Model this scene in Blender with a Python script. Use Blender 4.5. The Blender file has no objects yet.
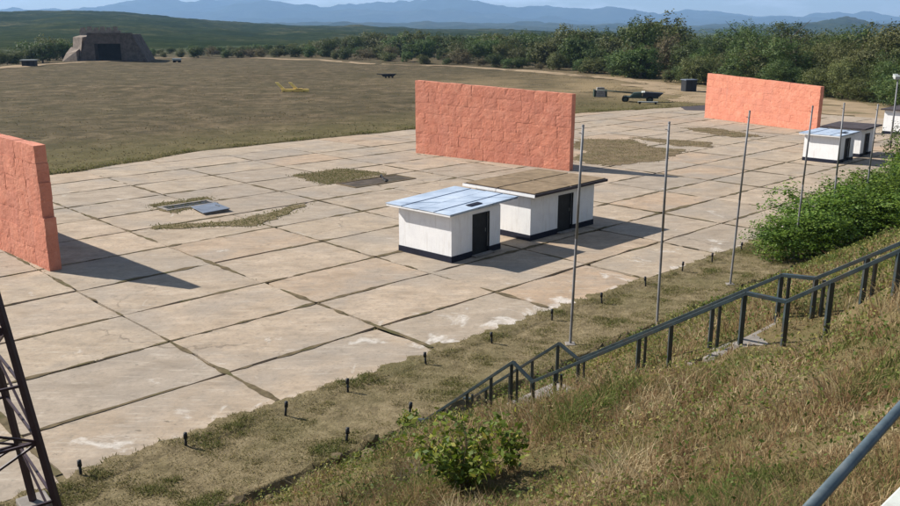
import bpy, bmesh, math, random
import numpy as np
from mathutils import Vector, Matrix

random.seed(7); RNG = np.random.default_rng(11)
scene = bpy.context.scene
COL = scene.collection

# ------------------------------------------------------------------ camera, sky, sun, exposure
CAM_H = 9.9
cam = bpy.data.cameras.new('camera'); camo = bpy.data.objects.new('camera', cam); COL.objects.link(camo)
camo.location = (0, 0, CAM_H); camo.rotation_euler = (math.radians(90 - 14.7), 0, 0)
cam.sensor_width = 36; cam.sensor_fit = 'HORIZONTAL'; cam.lens = 849 / 900 * 36
cam.clip_start = 0.1; cam.clip_end = 60000
scene.camera = camo

SUN_EL = math.radians(36); SHADOW_AZ = math.radians(-21.5)        # direction shadows point on the ground (from +x)
sd = Vector((math.cos(SHADOW_AZ) * math.cos(SUN_EL), math.sin(SHADOW_AZ) * math.cos(SUN_EL), -math.sin(SUN_EL)))
sun = bpy.data.lights.new('sun', 'SUN'); suno = bpy.data.objects.new('sun', sun); COL.objects.link(suno)
sun.energy = 5.0; sun.angle = math.radians(0.53); sun.color = (1.0, 0.94, 0.85)
suno.rotation_euler = sd.to_track_quat('-Z', 'Y').to_euler()
suno.location = (-60, 40, 80)

world = bpy.data.worlds.new('World'); scene.world = world; world.use_nodes = True
wn = world.node_tree.nodes; wl = world.node_tree.links; wn.clear()
sky = wn.new('ShaderNodeTexSky'); sky.sky_type = 'NISHITA'; sky.sun_disc = False
sky.sun_elevation = SUN_EL
to_sun = -sd
sky.sun_rotation = math.atan2(to_sun.x, to_sun.y)
sky.altitude = 300; sky.air_density = 1.0; sky.dust_density = 0.4; sky.ozone_density = 2.5
tc = wn.new('ShaderNodeTexCoord'); mp = wn.new('ShaderNodeMapping'); mp.inputs['Scale'].default_value = (1, 1, 5.0)
nz = wn.new('ShaderNodeTexNoise'); nz.inputs['Scale'].default_value = 9; nz.inputs['Detail'].default_value = 7; nz.inputs['Roughness'].default_value = .58
rp = wn.new('ShaderNodeValToRGB'); rp.color_ramp.elements[0].position = .50; rp.color_ramp.elements[1].position = .68
rp.color_ramp.elements[1].color = (.75, .75, .75, 1)
mx = wn.new('ShaderNodeMix'); mx.data_type = 'RGBA'; mx.inputs[7].default_value = (10.5, 11.2, 12.2, 1)
bg = wn.new('ShaderNodeBackground'); bg.inputs['Strength'].default_value = 0.056
wo = wn.new('ShaderNodeOutputWorld')
wl.new(tc.outputs['Generated'], mp.inputs['Vector']); wl.new(mp.outputs['Vector'], nz.inputs['Vector'])
wl.new(nz.outputs['Fac'], rp.inputs['Fac']); wl.new(rp.outputs['Color'], mx.inputs[0])
wl.new(sky.outputs['Color'], mx.inputs[6]); wl.new(mx.outputs[2], bg.inputs['Color']); wl.new(bg.outputs['Background'], wo.inputs['Surface'])

scene.view_settings.view_transform = 'Standard'; scene.view_settings.look = 'None'
scene.view_settings.gamma = 1; scene.view_settings.use_curve_mapping = False
scene.view_settings.exposure = 0.76
scene.cycles.use_denoising = True
scene.cycles.max_bounces = 6; scene.cycles.diffuse_bounces = 3; scene.cycles.glossy_bounces = 2
scene.cycles.transmission_bounces = 3; scene.cycles.transparent_max_bounces = 6; scene.cycles.volume_bounces = 1
scene.cycles.sample_clamp_indirect = 4

# ------------------------------------------------------------------ the place's own axes: a runs along the apron, b across it
YAW = math.radians(44.0)
AX = np.array([math.cos(YAW), math.sin(YAW)]); BX = np.array([-math.sin(YAW), math.cos(YAW)])
def W(a, b, z=0.0): return Vector((a * AX[0] + b * BX[0], a * AX[1] + b * BX[1], z))
def AB(x, y): return x * AX[0] + y * AX[1], x * BX[0] + y * BX[1]

def ss(e0, e1, x):
    t = np.clip((x - e0) / (e1 - e0), 0, 1); return t * t * (3 - 2 * t)
_ph = np.random.default_rng(5)
_waves = [(_ph.uniform(0, 6.28), _ph.uniform(0, 6.28)) for _ in range(40)]
def wob(x, y, L, k=0):
    """smooth pseudo-noise in -1..1 with wavelength about L"""
    r = 0
    for i in range(7):
        ang, ph = _waves[(i + 7 * k) % 40]
        fq = 6.283 / L * (0.6 + 0.23 * i)
        r = r + np.sin((x * math.cos(ang) + y * math.sin(ang)) * fq + ph)
    return r / 3.6

PB = np.array([-60, 1.0, 1.32, 2.5, 4.0, 5.5, 6.3, 8.2, 10.8, 11.4, 12.0, 14.3, 14.5, 14.62, 14.95, 15.05, 15.3, 16.5, 400])
PZ = np.array([7.4, 7.4, 7.2, 6.72, 5.98, 4.98, 4.76, 3.56, 2.02, 1.86, 1.50, 0.30, 0.16, -.22, -.24, 0.10, 0.08, 0.0, 0.0])
AP_A0, AP_A1, AP_B0 = -24.0, 110.0, 18.45
EDGE_A = np.array([-60, 20, 23, 26.2, 29.4, 33.6, 39.8, 60, 85, 94, 105, 400])
EDGE_B = np.array([62.4, 62.6, 62.6, 63.8, 64.6, 66.0, 66.6, 65.9, 65.0, 63.0, 60.0, 60.0])
def edge_at(a):
    a = np.asarray(a, float); return np.interp(a, EDGE_A, EDGE_B) + .22 * wob(a, a * 0 + 3.0, 6.5, 1) + .10 * wob(a, a * 0 + 9.0, 1.7, 2)
def ground_z(x, y):
    x = np.asarray(x, float); y = np.asarray(y, float)
    a, b = AB(x, y)
    z = np.interp(b, PB, PZ)
    z = np.where((b > 14.3) & (b < 15.3), z + (.26 - .24 * np.clip(wob(a, a * 0, 5, 1) + .7 * wob(a, a * 0 + 4, 1.6, 2) + .35, -.2, 1)) * (b > 14.55) * (b < 15.02), z)
    hill = ss(15.2, 13.5, b) * ss(0.8, 2.0, b)
    z = z + hill * (0.10 * wob(x, y, 3.2) + 0.07 * wob(x, y, 1.3, 2) + .16 * wob(x, y, 9, 3))
    eb = edge_at(a)
    bank = ss(-0.05, 0.22, b - eb) * ss(AP_A1 + 6, AP_A1 - 4, a)
    z = z + bank * (0.11 + .05 * wob(x, y, 4, 2))
    out = ss(0.3, 3, b - eb)
    z = z + out * (0.06 * wob(x, y, 7) + 0.05 * wob(x, y, 2.6, 1)) + ss(60, 200, b) * .35 * wob(x, y, 60, 2)
    inside = (a > AP_A0) & (a < AP_A1) & (b > AP_B0 + .75) & (b < eb - 0.1)
    z = np.where(inside, -0.09, z)
    strip = ss(15.4, 16.2, b) * ss(19.0, 18.0, b)
    return z + strip * (.02 * wob(x, y, 2.2, 3)) - .012 * ss(16.5, 18.0, b) * ss(20, 19.5, b)
def gz(x, y): return float(ground_z(x, y))

# ------------------------------------------------------------------ object helpers
def link(o, parent=None):
    COL.objects.link(o)
    if parent is not None: o.parent = parent
    return o
def tag(o, label=None, cat=None, group=None, kind=None):
    if label: o['label'] = label
    if cat: o['category'] = cat
    if group: o['group'] = group
    if kind: o['kind'] = kind
    return o
def empty(name, loc=(0, 0, 0), rz=0.0):
    o = bpy.data.objects.new(name, None); o.empty_display_size = .2
    o.location = loc; o.rotation_euler = (0, 0, rz); return link(o)
def mesh_obj(name, verts, faces, mat, parent=None, smooth=False, loc=None):
    me = bpy.data.meshes.new(name); me.from_pydata([tuple(v) for v in verts], [], faces); me.update()
    if smooth: me.polygons.foreach_set('use_smooth', [True] * len(me.polygons))
    if mat: me.materials.append(mat)
    o = bpy.data.objects.new(name, me)
    if loc is not None: o.location = loc
    return link(o, parent)
class MB:
    def __init__(s): s.v = []; s.f = []
    def add(s, vs, fs):
        n = len(s.v); s.v += [tuple(v) for v in vs]; s.f += [tuple(i + n for i in f) for f in fs]; return s
    def hexa(s, p):
        return s.add(p, [(3, 2, 1, 0), (4, 5, 6, 7), (0, 1, 5, 4), (1, 2, 6, 5), (2, 3, 7, 6), (3, 0, 4, 7)])
    def box(s, x0, x1, y0, y1, z0, z1):
        return s.hexa([(x0, y0, z0), (x1, y0, z0), (x1, y1, z0), (x0, y1, z0), (x0, y0, z1), (x1, y0, z1), (x1, y1, z1), (x0, y1, z1)])
    def tube(s, p, q, r0, r1=None, n=8, cap=True, roll=0.0):
        p = Vector(p); q = Vector(q); r1 = r0 if r1 is None else r1
        d = (q - p).normalized(); u = d.cross(Vector((0, 0, 1)))
        if u.length < 1e-3: u = Vector((1, 0, 0))
        u.normalize(); w = d.cross(u); vs = []
        for c, r in ((p, r0), (q, r1)):
            for i in range(n):
                t = roll + 6.28318 * i / n; vs.append(c + u * (r * math.cos(t)) + w * (r * math.sin(t)))
        fs = [(i, (i + 1) % n, n + (i + 1) % n, n + i) for i in range(n)]
        if cap: fs += [tuple(range(n - 1, -1, -1)), tuple(range(n, 2 * n))]
        return s.add(vs, fs)
    def prism(s, poly, z0, z1):
        n = len(poly); vs = [(x, y, z0) for x, y in poly] + [(x, y, z1) for x, y in poly]
        return s.add(vs, [tuple(range(n - 1, -1, -1)), tuple(range(n, 2 * n))] + [(i, (i + 1) % n, n + (i + 1) % n, n + i) for i in range(n)])
    def build(s, name, mat, parent=None, smooth=False, bevel=0.0, loc=None):
        o = mesh_obj(name, s.v, s.f, mat, parent, smooth, loc)
        if bevel:
            m = o.modifiers.new('bevel', 'BEVEL'); m.width = bevel; m.segments = 2; m.limit_method = 'ANGLE'
        return o
def np_mesh(name, V, F, mat, parent=None, tint=None, smooth=False):
    """V (n,3), F (m,k) uniform polygons, tint per vertex"""
    me = bpy.data.meshes.new(name); V = np.ascontiguousarray(V, np.float32); F = np.ascontiguousarray(F, np.int32)
    me.vertices.add(len(V)); me.vertices.foreach_set('co', V.ravel())
    k = F.shape[1]; me.loops.add(F.size); me.loops.foreach_set('vertex_index', F.ravel())
    me.polygons.add(len(F)); me.polygons.foreach_set('loop_start', np.arange(0, F.size, k, dtype=np.int32))
    me.polygons.foreach_set('loop_total', np.full(len(F), k, np.int32))
    if smooth: me.polygons.foreach_set('use_smooth', np.ones(len(F), bool))
    me.update(calc_edges=True)
    if tint is not None:
        at = me.attributes.new('tint', 'FLOAT', 'POINT'); at.data.foreach_set('value', np.ascontiguousarray(tint, np.float32))
    if mat: me.materials.append(mat)
    return link(bpy.data.objects.new(name, me), parent)

# ------------------------------------------------------------------ materials
class NT:
    def __init__(s, name):
        s.m = bpy.data.materials.new(name); s.m.use_nodes = True; s.t = s.m.node_tree; s.n = s.t.nodes; s.l = s.t.links
        s.b = s.n['Principled BSDF']; s.out = s.n['Material Output']; s.co = None
    def N(s, t): return s.n.new('ShaderNode' + t)
    def L(s, a, b): s.l.new(a, b)
    def coords(s, kind='pos', scale=(1, 1, 1), rot=(0, 0, 0)):
        if kind == 'pos': o = s.N('NewGeometry').outputs['Position']
        else: o = s.N('TexCoord').outputs['Object']
        m = s.N('Mapping'); m.inputs['Scale'].default_value = scale; m.inputs['Rotation'].default_value = rot
        s.L(o, m.inputs['Vector']); return m.outputs['Vector']
    def noise(s, vec, scale, detail=4, rough=.55, dist=0.0):
        n = s.N('TexNoise'); n.inputs['Scale'].default_value = scale; n.inputs['Detail'].default_value = detail
        n.inputs['Roughness'].default_value = rough; n.inputs['Distortion'].default_value = dist
        s.L(vec, n.inputs['Vector']); return n.outputs['Fac']
    def ramp(s, fac, stops, interp='LINEAR'):
        r = s.N('ValToRGB'); r.color_ramp.interpolation = interp; e = r.color_ramp.elements
        for i, (p, c) in enumerate(stops):
            el = e[i] if i < 2 else e.new(p)
            el.position = p; el.color = (c, c, c, 1) if isinstance(c, (int, float)) else (*c, 1)
        s.L(fac, r.inputs['Fac']); return r.outputs['Color']
    def mix(s, fac, a, b, mode='MIX'):
        m = s.N('Mix'); m.data_type = 'RGBA'; m.blend_type = mode
        for sock, v in ((m.inputs[0], fac), (m.inputs[6], a), (m.inputs[7], b)):
            if isinstance(v, (int, float)): sock.default_value = v
            elif isinstance(v, tuple): sock.default_value = (*v, 1)
            else: s.L(v, sock)
        return m.outputs[2]
    def math(s, op, a, b=0.0):
        m = s.N('Math'); m.operation = op
        for sock, v in ((m.inputs[0], a), (m.inputs[1], b)):
            if isinstance(v, (int, float)): sock.default_value = v
            else: s.L(v, sock)
        return m.outputs[0]
    def bump(s, h, strength=.3, dist=.02):
        b = s.N('Bump'); b.inputs['Strength'].default_value = strength; b.inputs['Distance'].default_value = dist
        s.L(h, b.inputs['Height']); s.L(b.outputs['Normal'], s.b.inputs['Normal'])
    def done(s, col, rough=.9, spec=.25):
        if isinstance(col, tuple): s.b.inputs['Base Color'].default_value = (*col, 1)
        else: s.L(col, s.b.inputs['Base Color'])
        if isinstance(rough, (int, float)): s.b.inputs['Roughness'].default_value = rough
        else: s.L(rough, s.b.inputs['Roughness'])
        s.b.inputs['Specular IOR Level'].default_value = spec
        return s.m

def m_ground():
    t = NT('ground_soil_and_grass'); v = t.coords()
    big = t.noise(v, .035, 5); mid = t.noise(v, .28, 5, .6); fine = t.noise(v, 2.6, 5, .65)
    streak = t.noise(t.coords(scale=(.07, .11, 1)), 1.0, 7, .7)
    field = t.ramp(mid, [(.33, (.050, .046, .022)), (.46, (.105, .082, .046)), (.56, (.150, .112, .068)), (.7, (.23, .175, .11))])
    field = t.mix(t.ramp(big, [(.46, 0), (.66, .7)]), field, (.085, .074, .040))
    field = t.mix(t.ramp(streak, [(.5, 0), (.66, .7)]), field, (.195, .148, .09))
    field = t.mix(t.ramp(fine, [(.35, .55), (.6, 0)]), field, (.055, .045, .026))
    field = t.mix(t.ramp(t.noise(v, .11, 7, .7, .6), [(.5, 0), (.62, .6)]), field, (.066, .056, .030))
    field = t.mix(t.ramp(t.noise(v, .16, 7, .7, 1.0), [(.58, 0), (.66, .55)]), field, (.20, .155, .095))
    field = t.mix(t.ramp(t.noise(v, .42, 7, .78), [(.40, .85), (.53, 0)]), field, (.056, .048, .028))
    soil = t.ramp(fine, [(.3, (.10, .08, .046)), (.52, (.19, .152, .088)), (.75, (.27, .22, .135))])
    soil = t.mix(t.ramp(mid, [(.45, 0), (.7, .7)]), soil, (.10, .095, .04))
    # distance across the apron (b) decides soil near / field far
    sep = t.N('SeparateXYZ'); t.L(t.coords(rot=(0, 0, -YAW)), sep.inputs[0])
    edge = t.math('ADD', sep.outputs['Y'], t.math('MULTIPLY', mid, 3.0))
    far = t.math('SMOOTH_MIN', 1.0, 0.0)
    mr = t.N('MapRange'); mr.inputs['From Min'].default_value = 40; mr.inputs['From Max'].default_value = 62; t.L(edge, mr.inputs['Value'])
    fringe = t.ramp(t.math('DIVIDE', t.math('SUBTRACT', edge, 60.0), 30.0), [(.0, 0), (.16, .7), (.35, .5), (.8, 0)])
    field = t.mix(t.math('MULTIPLY', fringe, t.ramp(fine, [(.3, .5), (.6, 1)])), field, (.135, .120, .048))
    straw_a = t.N('MapRange'); straw_a.inputs['From Min'].default_value = 96; straw_a.inputs['From Max'].default_value = 116; t.L(sep.outputs['X'], straw_a.inputs['Value'])
    straw_b = t.N('MapRange'); straw_b.inputs['From Min'].default_value = 150; straw_b.inputs['From Max'].default_value = 95; t.L(edge, straw_b.inputs['Value'])
    straw = t.math('MULTIPLY', t.math('MULTIPLY', straw_a.outputs['Result'], straw_b.outputs['Result']), t.ramp(t.noise(v, .09, 5, .6), [(.36, .1), (.58, .9)]))
    field = t.mix(straw, field, (.26, .195, .11))
    # the slope's own matted litter
    lit = t.N('MapRange'); lit.inputs['From Min'].default_value = 15.2; lit.inputs['From Max'].default_value = 14.2; t.L(sep.outputs['Y'], lit.inputs['Value'])
    litter = t.ramp(t.noise(v, 1.3, 7, .72), [(.3, (.065, .066, .026)), (.46, (.115, .095, .044)), (.58, (.15, .115, .06)), (.72, (.10, .065, .038))])
    soil = t.mix(lit.outputs['Result'], soil, litter)
    base = t.mix(mr.outputs['Result'], soil, field)
    # the country beyond: scrub and woods in patches
    dist = t.N('VectorMath'); dist.operation = 'LENGTH'; t.L(v, dist.inputs[0])
    mr2 = t.N('MapRange'); mr2.inputs['From Min'].default_value = 340; mr2.inputs['From Max'].default_value = 520; t.L(dist.outputs['Value'], mr2.inputs['Value'])
    far_n = t.noise(v, .004, 6, .6)
    land = t.ramp(far_n, [(.35, (.026, .040, .015)), (.52, (.042, .056, .021)), (.64, (.085, .085, .036)), (.72, (.042, .055, .022))])
    base = t.mix(mr2.outputs['Result'], base, land)
    t.bump(t.noise(v, 5, 6, .7), .8, .08)
    return t.done(base, 1.0, .05)

def m_grass(name, stops, transl=.35):
    t = NT(name); at = t.N('Attribute'); at.attribute_name = 'tint'
    c = t.ramp(at.outputs['Fac'], stops)
    m = t.done(c, .8, .15)
    tr = t.N('BsdfTranslucent'); t.L(c, tr.inputs['Color']); ms = t.N('MixShader'); ms.inputs[0].default_value = transl
    t.L(t.b.outputs[0], ms.inputs[1]); t.L(tr.outputs[0], ms.inputs[2]); t.L(ms.outputs[0], t.out.inputs['Surface'])
    return m

def m_leaf(name, dark, mid, light, transl=.3, vary=.35):
    t = NT(name); at = t.N('Attribute'); at.attribute_name = 'tint'
    c = t.ramp(at.outputs['Fac'], [(0, dark), (.5, mid), (1, light)])
    oi = t.N('ObjectInfo'); hs = t.N('HueSaturation')
    t.L(t.math('ADD', t.math('MULTIPLY', oi.outputs['Random'], vary * .07), .5 - vary * .02), hs.inputs['Hue'])
    t.L(t.math('ADD', t.math('MULTIPLY', oi.outputs['Random'], vary), 1 - vary * .55), hs.inputs['Value'])
    hs.inputs['Saturation'].default_value = 1.08
    t.L(c, hs.inputs['Color']); c = hs.outputs['Color']
    m = t.done(c, .6, .3)
    tr = t.N('BsdfTranslucent'); t.L(c, tr.inputs['Color']); ms = t.N('MixShader'); ms.inputs[0].default_value = transl
    t.L(t.b.outputs[0], ms.inputs[1]); t.L(tr.outputs[0], ms.inputs[2]); t.L(ms.outputs[0], t.out.inputs['Surface'])
    return m

def m_concrete():
    t = NT('old_apron_concrete'); v = t.coords(rot=(0, 0, -YAW))
    st = t.coords(rot=(0, 0, -YAW), scale=(.75, 1.25, 1)); oi = t.N('ObjectInfo')
    big = t.noise(v, .22, 5, .6, .4); mid = t.noise(st, .9, 6, .65, .3); fine = t.noise(v, 9, 6, .7)
    c = t.ramp(mid, [(.28, (.265, .225, .178)), (.45, (.365, .315, .255)), (.58, (.42, .365, .30)), (.75, (.50, .445, .38))])
    tint = t.ramp(oi.outputs['Random'], [(0, (.80, .79, .79)), (.22, (1.02, .97, .90)), (.42, (.88, .87, .86)), (.62, (1.1, 1.03, .96)), (.8, (.95, .91, .86)), (1, (1.06, .92, .80))])
    c = t.mix(1.0, t.mix(1.0, c, tint, 'MULTIPLY'), (.95, .915, .875), 'MULTIPLY')
    c = t.mix(t.ramp(big, [(.48, 0), (.66, .68)]), c, (.265, .235, .20))
    c = t.mix(t.ramp(t.noise(st, 2.3, 7, .7, .6), [(.6, 0), (.72, .35)]), c, (.20, .17, .14))
    lime = t.noise(v, .55, 7, .62, .8)
    sp = t.N('SeparateXYZ'); t.L(v, sp.inputs[0]); mr = t.N('MapRange'); mr.inputs['From Min'].default_value = 23.5; mr.inputs['From Max'].default_value = 19.0; mr.inputs['To Max'].default_value = .11; t.L(sp.outputs['Y'], mr.inputs['Value'])
    c = t.mix(t.ramp(t.math('ADD', lime, mr.outputs['Result']), [(.655, 0), (.74, .75)]), c, (.60, .56, .51))
    c = t.mix(t.ramp(fine, [(.3, .5), (.52, 0)]), c, (.20, .17, .14))
    c = t.mix(t.ramp(t.noise(v, 3.2, 8, .72, .3), [(.53, 0), (.66, .6)]), c, (.20, .168, .13))
    c = t.mix(t.ramp(t.noise(t.coords(rot=(0, 0, -YAW), scale=(.5, 4, 1)), 1.6, 6, .7), [(.54, 0), (.68, .4)]), c, (.55, .49, .41))
    chips = t.mix(1.0, t.ramp(t.noise(t.coords(rot=(0, 0, -YAW), scale=(.6, 1.3, 1)), 3.4, 5, .6, .4), [(.655, 0), (.675, 1)]), t.ramp(t.noise(v, .21, 3), [(.44, 0), (.56, 1)]), 'MULTIPLY')
    c = t.mix(t.math('MULTIPLY', chips, .7), c, (.12, .10, .075))
    c = t.mix(t.ramp(t.noise(v, 1.5, 9, .8, .2), [(.36, .45), (.5, 0)]), c, (.27, .23, .185))
    vo = t.N('TexVoronoi'); vo.feature = 'DISTANCE_TO_EDGE'; vo.inputs['Scale'].default_value = .17
    wv = t.N('VectorMath'); wv.operation = 'ADD'; nc = t.N('TexNoise'); nc.inputs['Scale'].default_value = 1.2; nc.inputs['Detail'].default_value = 5
    t.L(v, nc.inputs['Vector']); t.L(v, wv.inputs[0]); t.L(nc.outputs['Color'], wv.inputs[1]); t.L(wv.outputs[0], vo.inputs['Vector'])
    crack = t.ramp(vo.outputs['Distance'], [(.0025, 1), (.006, 0)])
    crack = t.mix(1.0, crack, t.ramp(t.noise(v, .13, 3), [(.56, 0), (.62, 1)]), 'MULTIPLY')
    c = t.mix(t.math('MULTIPLY', crack, .5), c, (.09, .07, .05))
    t.bump(fine, .35, .012)
    return t.done(c, .92, .2)

def m_salmon():
    t = NT('salmon_painted_plaster'); v = t.coords(); oi = t.N('ObjectInfo')
    n = t.noise(v, 1.1, 6, .65, .5); f = t.noise(v, 7, 6, .7); s = t.noise(t.coords(scale=(3.5, 3.5, .35)), 1.0, 6, .65)
    c = t.ramp(n, [(.25, (.54, .195, .122)), (.5, (.63, .245, .158)), (.7, (.69, .305, .205))])
    c = t.mix(t.ramp(oi.outputs['Random'], [(0, 0), (.5, .2), (1, .6)]), c, (.52, .20, .14))
    c = t.mix(t.ramp(t.noise(v, 3.4, 7, .72), [(.62, 0), (.7, .5)]), c, (.74, .44, .34))
    c = t.mix(t.ramp(s, [(.52, 0), (.78, .45)]), c, (.60, .30, .215))
    c = t.mix(t.ramp(f, [(.28, .6), (.42, 0)]), c, (.30, .10, .065))
    c = t.mix(t.ramp(t.noise(t.coords(scale=(.8, .8, 3.0)), 1.3, 7, .7, 1.2), [(.60, 0), (.66, .55)]), c, (.42, .155, .10))
    c = t.mix(t.ramp(t.noise(v, 2.1, 8, .75, .4), [(.40, .55), (.52, 0)]), c, (.50, .185, .12))
    c = t.mix(t.ramp(t.noise(t.coords(scale=(2.4, 2.4, .18)), 1.0, 6, .65), [(.56, 0), (.68, .4)]), c, (.45, .20, .15))
    t.bump(t.mix(.5, f, t.noise(v, 2.6, 7, .7, .5)), .9, .09)
    return t.done(c, .85, .2)

def m_simple(name, col, rough=.6, var=.25, scale=3.0, spec=.3, metal=0.0, dirt=None, bump=.15):
    t = NT(name); v = t.coords(); n = t.noise(v, scale, 6, .65)
    lo = tuple(x * (1 - var) for x in col); hi = tuple(min(1, x * (1 + var)) for x in col)
    c = t.ramp(n, [(.3, lo), (.7, hi)])
    if dirt: c = t.mix(t.ramp(t.noise(v, scale * .45, 6, .6), [(.5, 0), (.7, .75)]), c, dirt)
    t.bump(n, bump, .01); t.b.inputs['Metallic'].default_value = metal
    return t.done(c, rough, spec)

def m_white():
    t = NT('whitewashed_plaster'); v = t.coords(); n = t.noise(v, 2.2, 6, .6); f = t.noise(t.coords(scale=(5, 5, .6)), 1.2, 6, .65)
    c = t.ramp(n, [(.3, (.80, .80, .81)), (.6, (.87, .87, .87))])
    c = t.mix(t.ramp(f, [(.54, 0), (.72, .5)]), c, (.60, .57, .53))
    t.bump(t.noise(v, 14, 5), .35, .012)
    return t.done(c, .8, .2)

def m_rooftin():
    t = NT('galvanised_roof_sheet'); v = t.coords(rot=(0, 0, -YAW)); n = t.noise(v, .9, 5); f = t.noise(t.coords(rot=(0, 0, -YAW), scale=(.35, 5, 1)), 1, 4, .5)
    c = t.ramp(n, [(.3, (.30, .37, .47)), (.5, (.38, .455, .56)), (.7, (.47, .54, .63))])
    c = t.mix(t.ramp(f, [(.56, 0), (.66, .75)]), c, (.14, .19, .27))
    t.bump(f, .2, .02)
    return t.done(c, .8, .2)

def m_mountain(name, stops, scale):
    t = NT(name); v = t.coords(); n = t.noise(v, scale, 8, .62); m2 = t.noise(v, scale * 7, 6, .6)
    c = t.ramp(n, stops); c = t.mix(t.ramp(m2, [(.42, .75), (.58, 0)]), c, (.016, .026, .010)); c = t.mix(t.ramp(t.noise(v, scale * 26, 4, .6), [(.40, .6), (.56, 0)]), c, (.012, .022, .008))
    return t.done(c, 1.0, .0)

MAT = {}
MAT['ground'] = m_ground(); MAT['concrete'] = m_concrete(); MAT['salmon'] = m_salmon(); MAT['white'] = m_white(); MAT['tin'] = m_rooftin()
MAT['mortar'] = m_simple('stained_mortar', (.30, .12, .085), .95, .3, 4, .1)
MAT['joint'] = m_simple('joint_dirt', (.125, .098, .060), 1, .45, 2.5, .05, dirt=(.085, .085, .035))
MAT['dry'] = m_grass('dry_slope_grass', [(0, (.09, .125, .028)), (.2, (.155, .165, .05)), (.36, (.25, .20, .09)), (.52, (.23, .125, .068)), (.66, (.29, .205, .11)), (.85, (.36, .28, .15)), (1, (.50, .41, .25))])
MAT['lawn'] = m_grass('short_grass', [(0, (.11, .13, .034)), (.35, (.18, .165, .06)), (.65, (.25, .205, .10)), (1, (.35, .285, .155))])
MAT['fieldgrass'] = m_grass('field_grass', [(0, (.085, .085, .034)), (.4, (.13, .11, .052)), (.7, (.17, .13, .07)), (1, (.25, .20, .115))])
MAT['weed'] = m_leaf('weed_leaf', (.065, .10, .02), (.14, .16, .042), (.27, .23, .085), .4, .2)
MAT['bush'] = m_leaf('bush_leaf', (.045, .085, .014), (.10, .16, .026), (.19, .25, .05), .32, .25)
MAT['tree'] = m_leaf('tree_leaf', (.034, .060, .016), (.075, .108, .029), (.14, .17, .05), .30, .5)
MAT['treeolive'] = m_leaf('olive_tree_leaf', (.060, .072, .022), (.115, .125, .042), (.19, .19, .07), .30, .4)
MAT['treebrown'] = m_leaf('brownish_shrub_leaf', (.085, .070, .034), (.14, .115, .06), (.20, .165, .09), .3, .3)
MAT['plant'] = m_leaf('broad_plant_leaf', (.06, .10, .018), (.15, .20, .035), (.36, .32, .08), .4, .1)
MAT['bark'] = m_simple('bark', (.085, .065, .048), .95, .4, 4, .1)
MAT['black'] = m_simple('black_paint', (.018, .020, .024), .6, .4, 3, .3)
MAT['plinth'] = m_simple('tarred_plinth', (.014, .016, .03), .7, .3, 3, .2)
MAT['rail'] = m_simple('dark_green_rail_paint', (.022, .036, .042), .42, .4, 5, .5, dirt=(.05, .04, .03))
MAT['bluerail'] = m_simple('worn_blue_grey_paint', (.060, .085, .10), .45, .35, 14, .5, dirt=(.12, .14, .15))
MAT['pole'] = m_simple('grey_pole_steel', (.20, .20, .21), .55, .3, 2, .4, dirt=(.10, .085, .075))
MAT['tower'] = m_simple('purple_brown_tower_paint', (.028, .012, .022), .55, .35, 3, .4, dirt=(.018, .010, .012))
MAT['mud'] = m_simple('dark_mud', (.085, .07, .058), .95, .45, 1.4, .1, dirt=(.05, .05, .028))
MAT['brownsoil'] = m_simple('brown_patch_soil', (.165, .125, .078), 1, .4, .9, .05, dirt=(.10, .092, .045))
MAT['stone'] = m_simple('weathered_concrete', (.26, .235, .21), .95, .3, 2.5, .15, dirt=(.12, .10, .08))
MAT['roofslab'] = m_simple('sandy_roof_slab', (.225, .165, .105), .95, .3, 2, .15, dirt=(.15, .11, .07))
MAT['kerbwhite'] = m_simple('limewashed_kerb', (.50, .52, .48), .85, .2, 7, .2, dirt=(.36, .35, .31))
MAT['plate'] = m_simple('slate_grey_steel_plate', (.13, .155, .20), .55, .25, 2, .4)
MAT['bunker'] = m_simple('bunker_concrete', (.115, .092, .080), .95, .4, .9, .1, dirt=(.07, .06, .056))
MAT['bunkerlit'] = m_simple('bunker_sunlit_stone', (.25, .205, .17), .95, .35, .8, .1)  # lit copy of the bunker tone: sunlight put into side and rear colour
MAT['dark'] = m_simple('dark_interior', (.02, .02, .02), .95, .3, 1, .05)
MAT['yellow'] = m_simple('yellow_paint', (1.0, .62, .16), .5, .15, 3, .4)
MAT['army'] = m_simple('dark_army_green', (.022, .040, .028), .5, .35, 3, .4)
MAT['navy'] = m_simple('navy_tarpaulin', (.020, .022, .028), .6, .3, 2, .3)
MAT['rubber'] = m_simple('tyre_rubber', (.015, .015, .015), .85, .3, 5, .1)
MAT['greymetal'] = m_simple('pale_grey_metal', (.36, .38, .36), .5, .2, 3, .4)
MAT['darkgrey'] = m_simple('dark_grey_coat', (.062, .052, .056), .9, .3, 1.2, .2)
MAT['dirt'] = m_simple('pale_dirt_track', (.30, .225, .145), 1.0, .25, .25, .05, dirt=(.17, .135, .075))
MAT['hill'] = m_mountain('wooded_hill', [(.34, (.016, .028, .011)), (.48, (.034, .046, .019)), (.58, (.060, .066, .028)), (.7, (.12, .11, .055))], .0075)
MAT['mountain'] = m_mountain('far_mountain', [(.3, (.018, .026, .018)), (.5, (.032, .040, .026)), (.7, (.06, .062, .042))], .0006)

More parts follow.
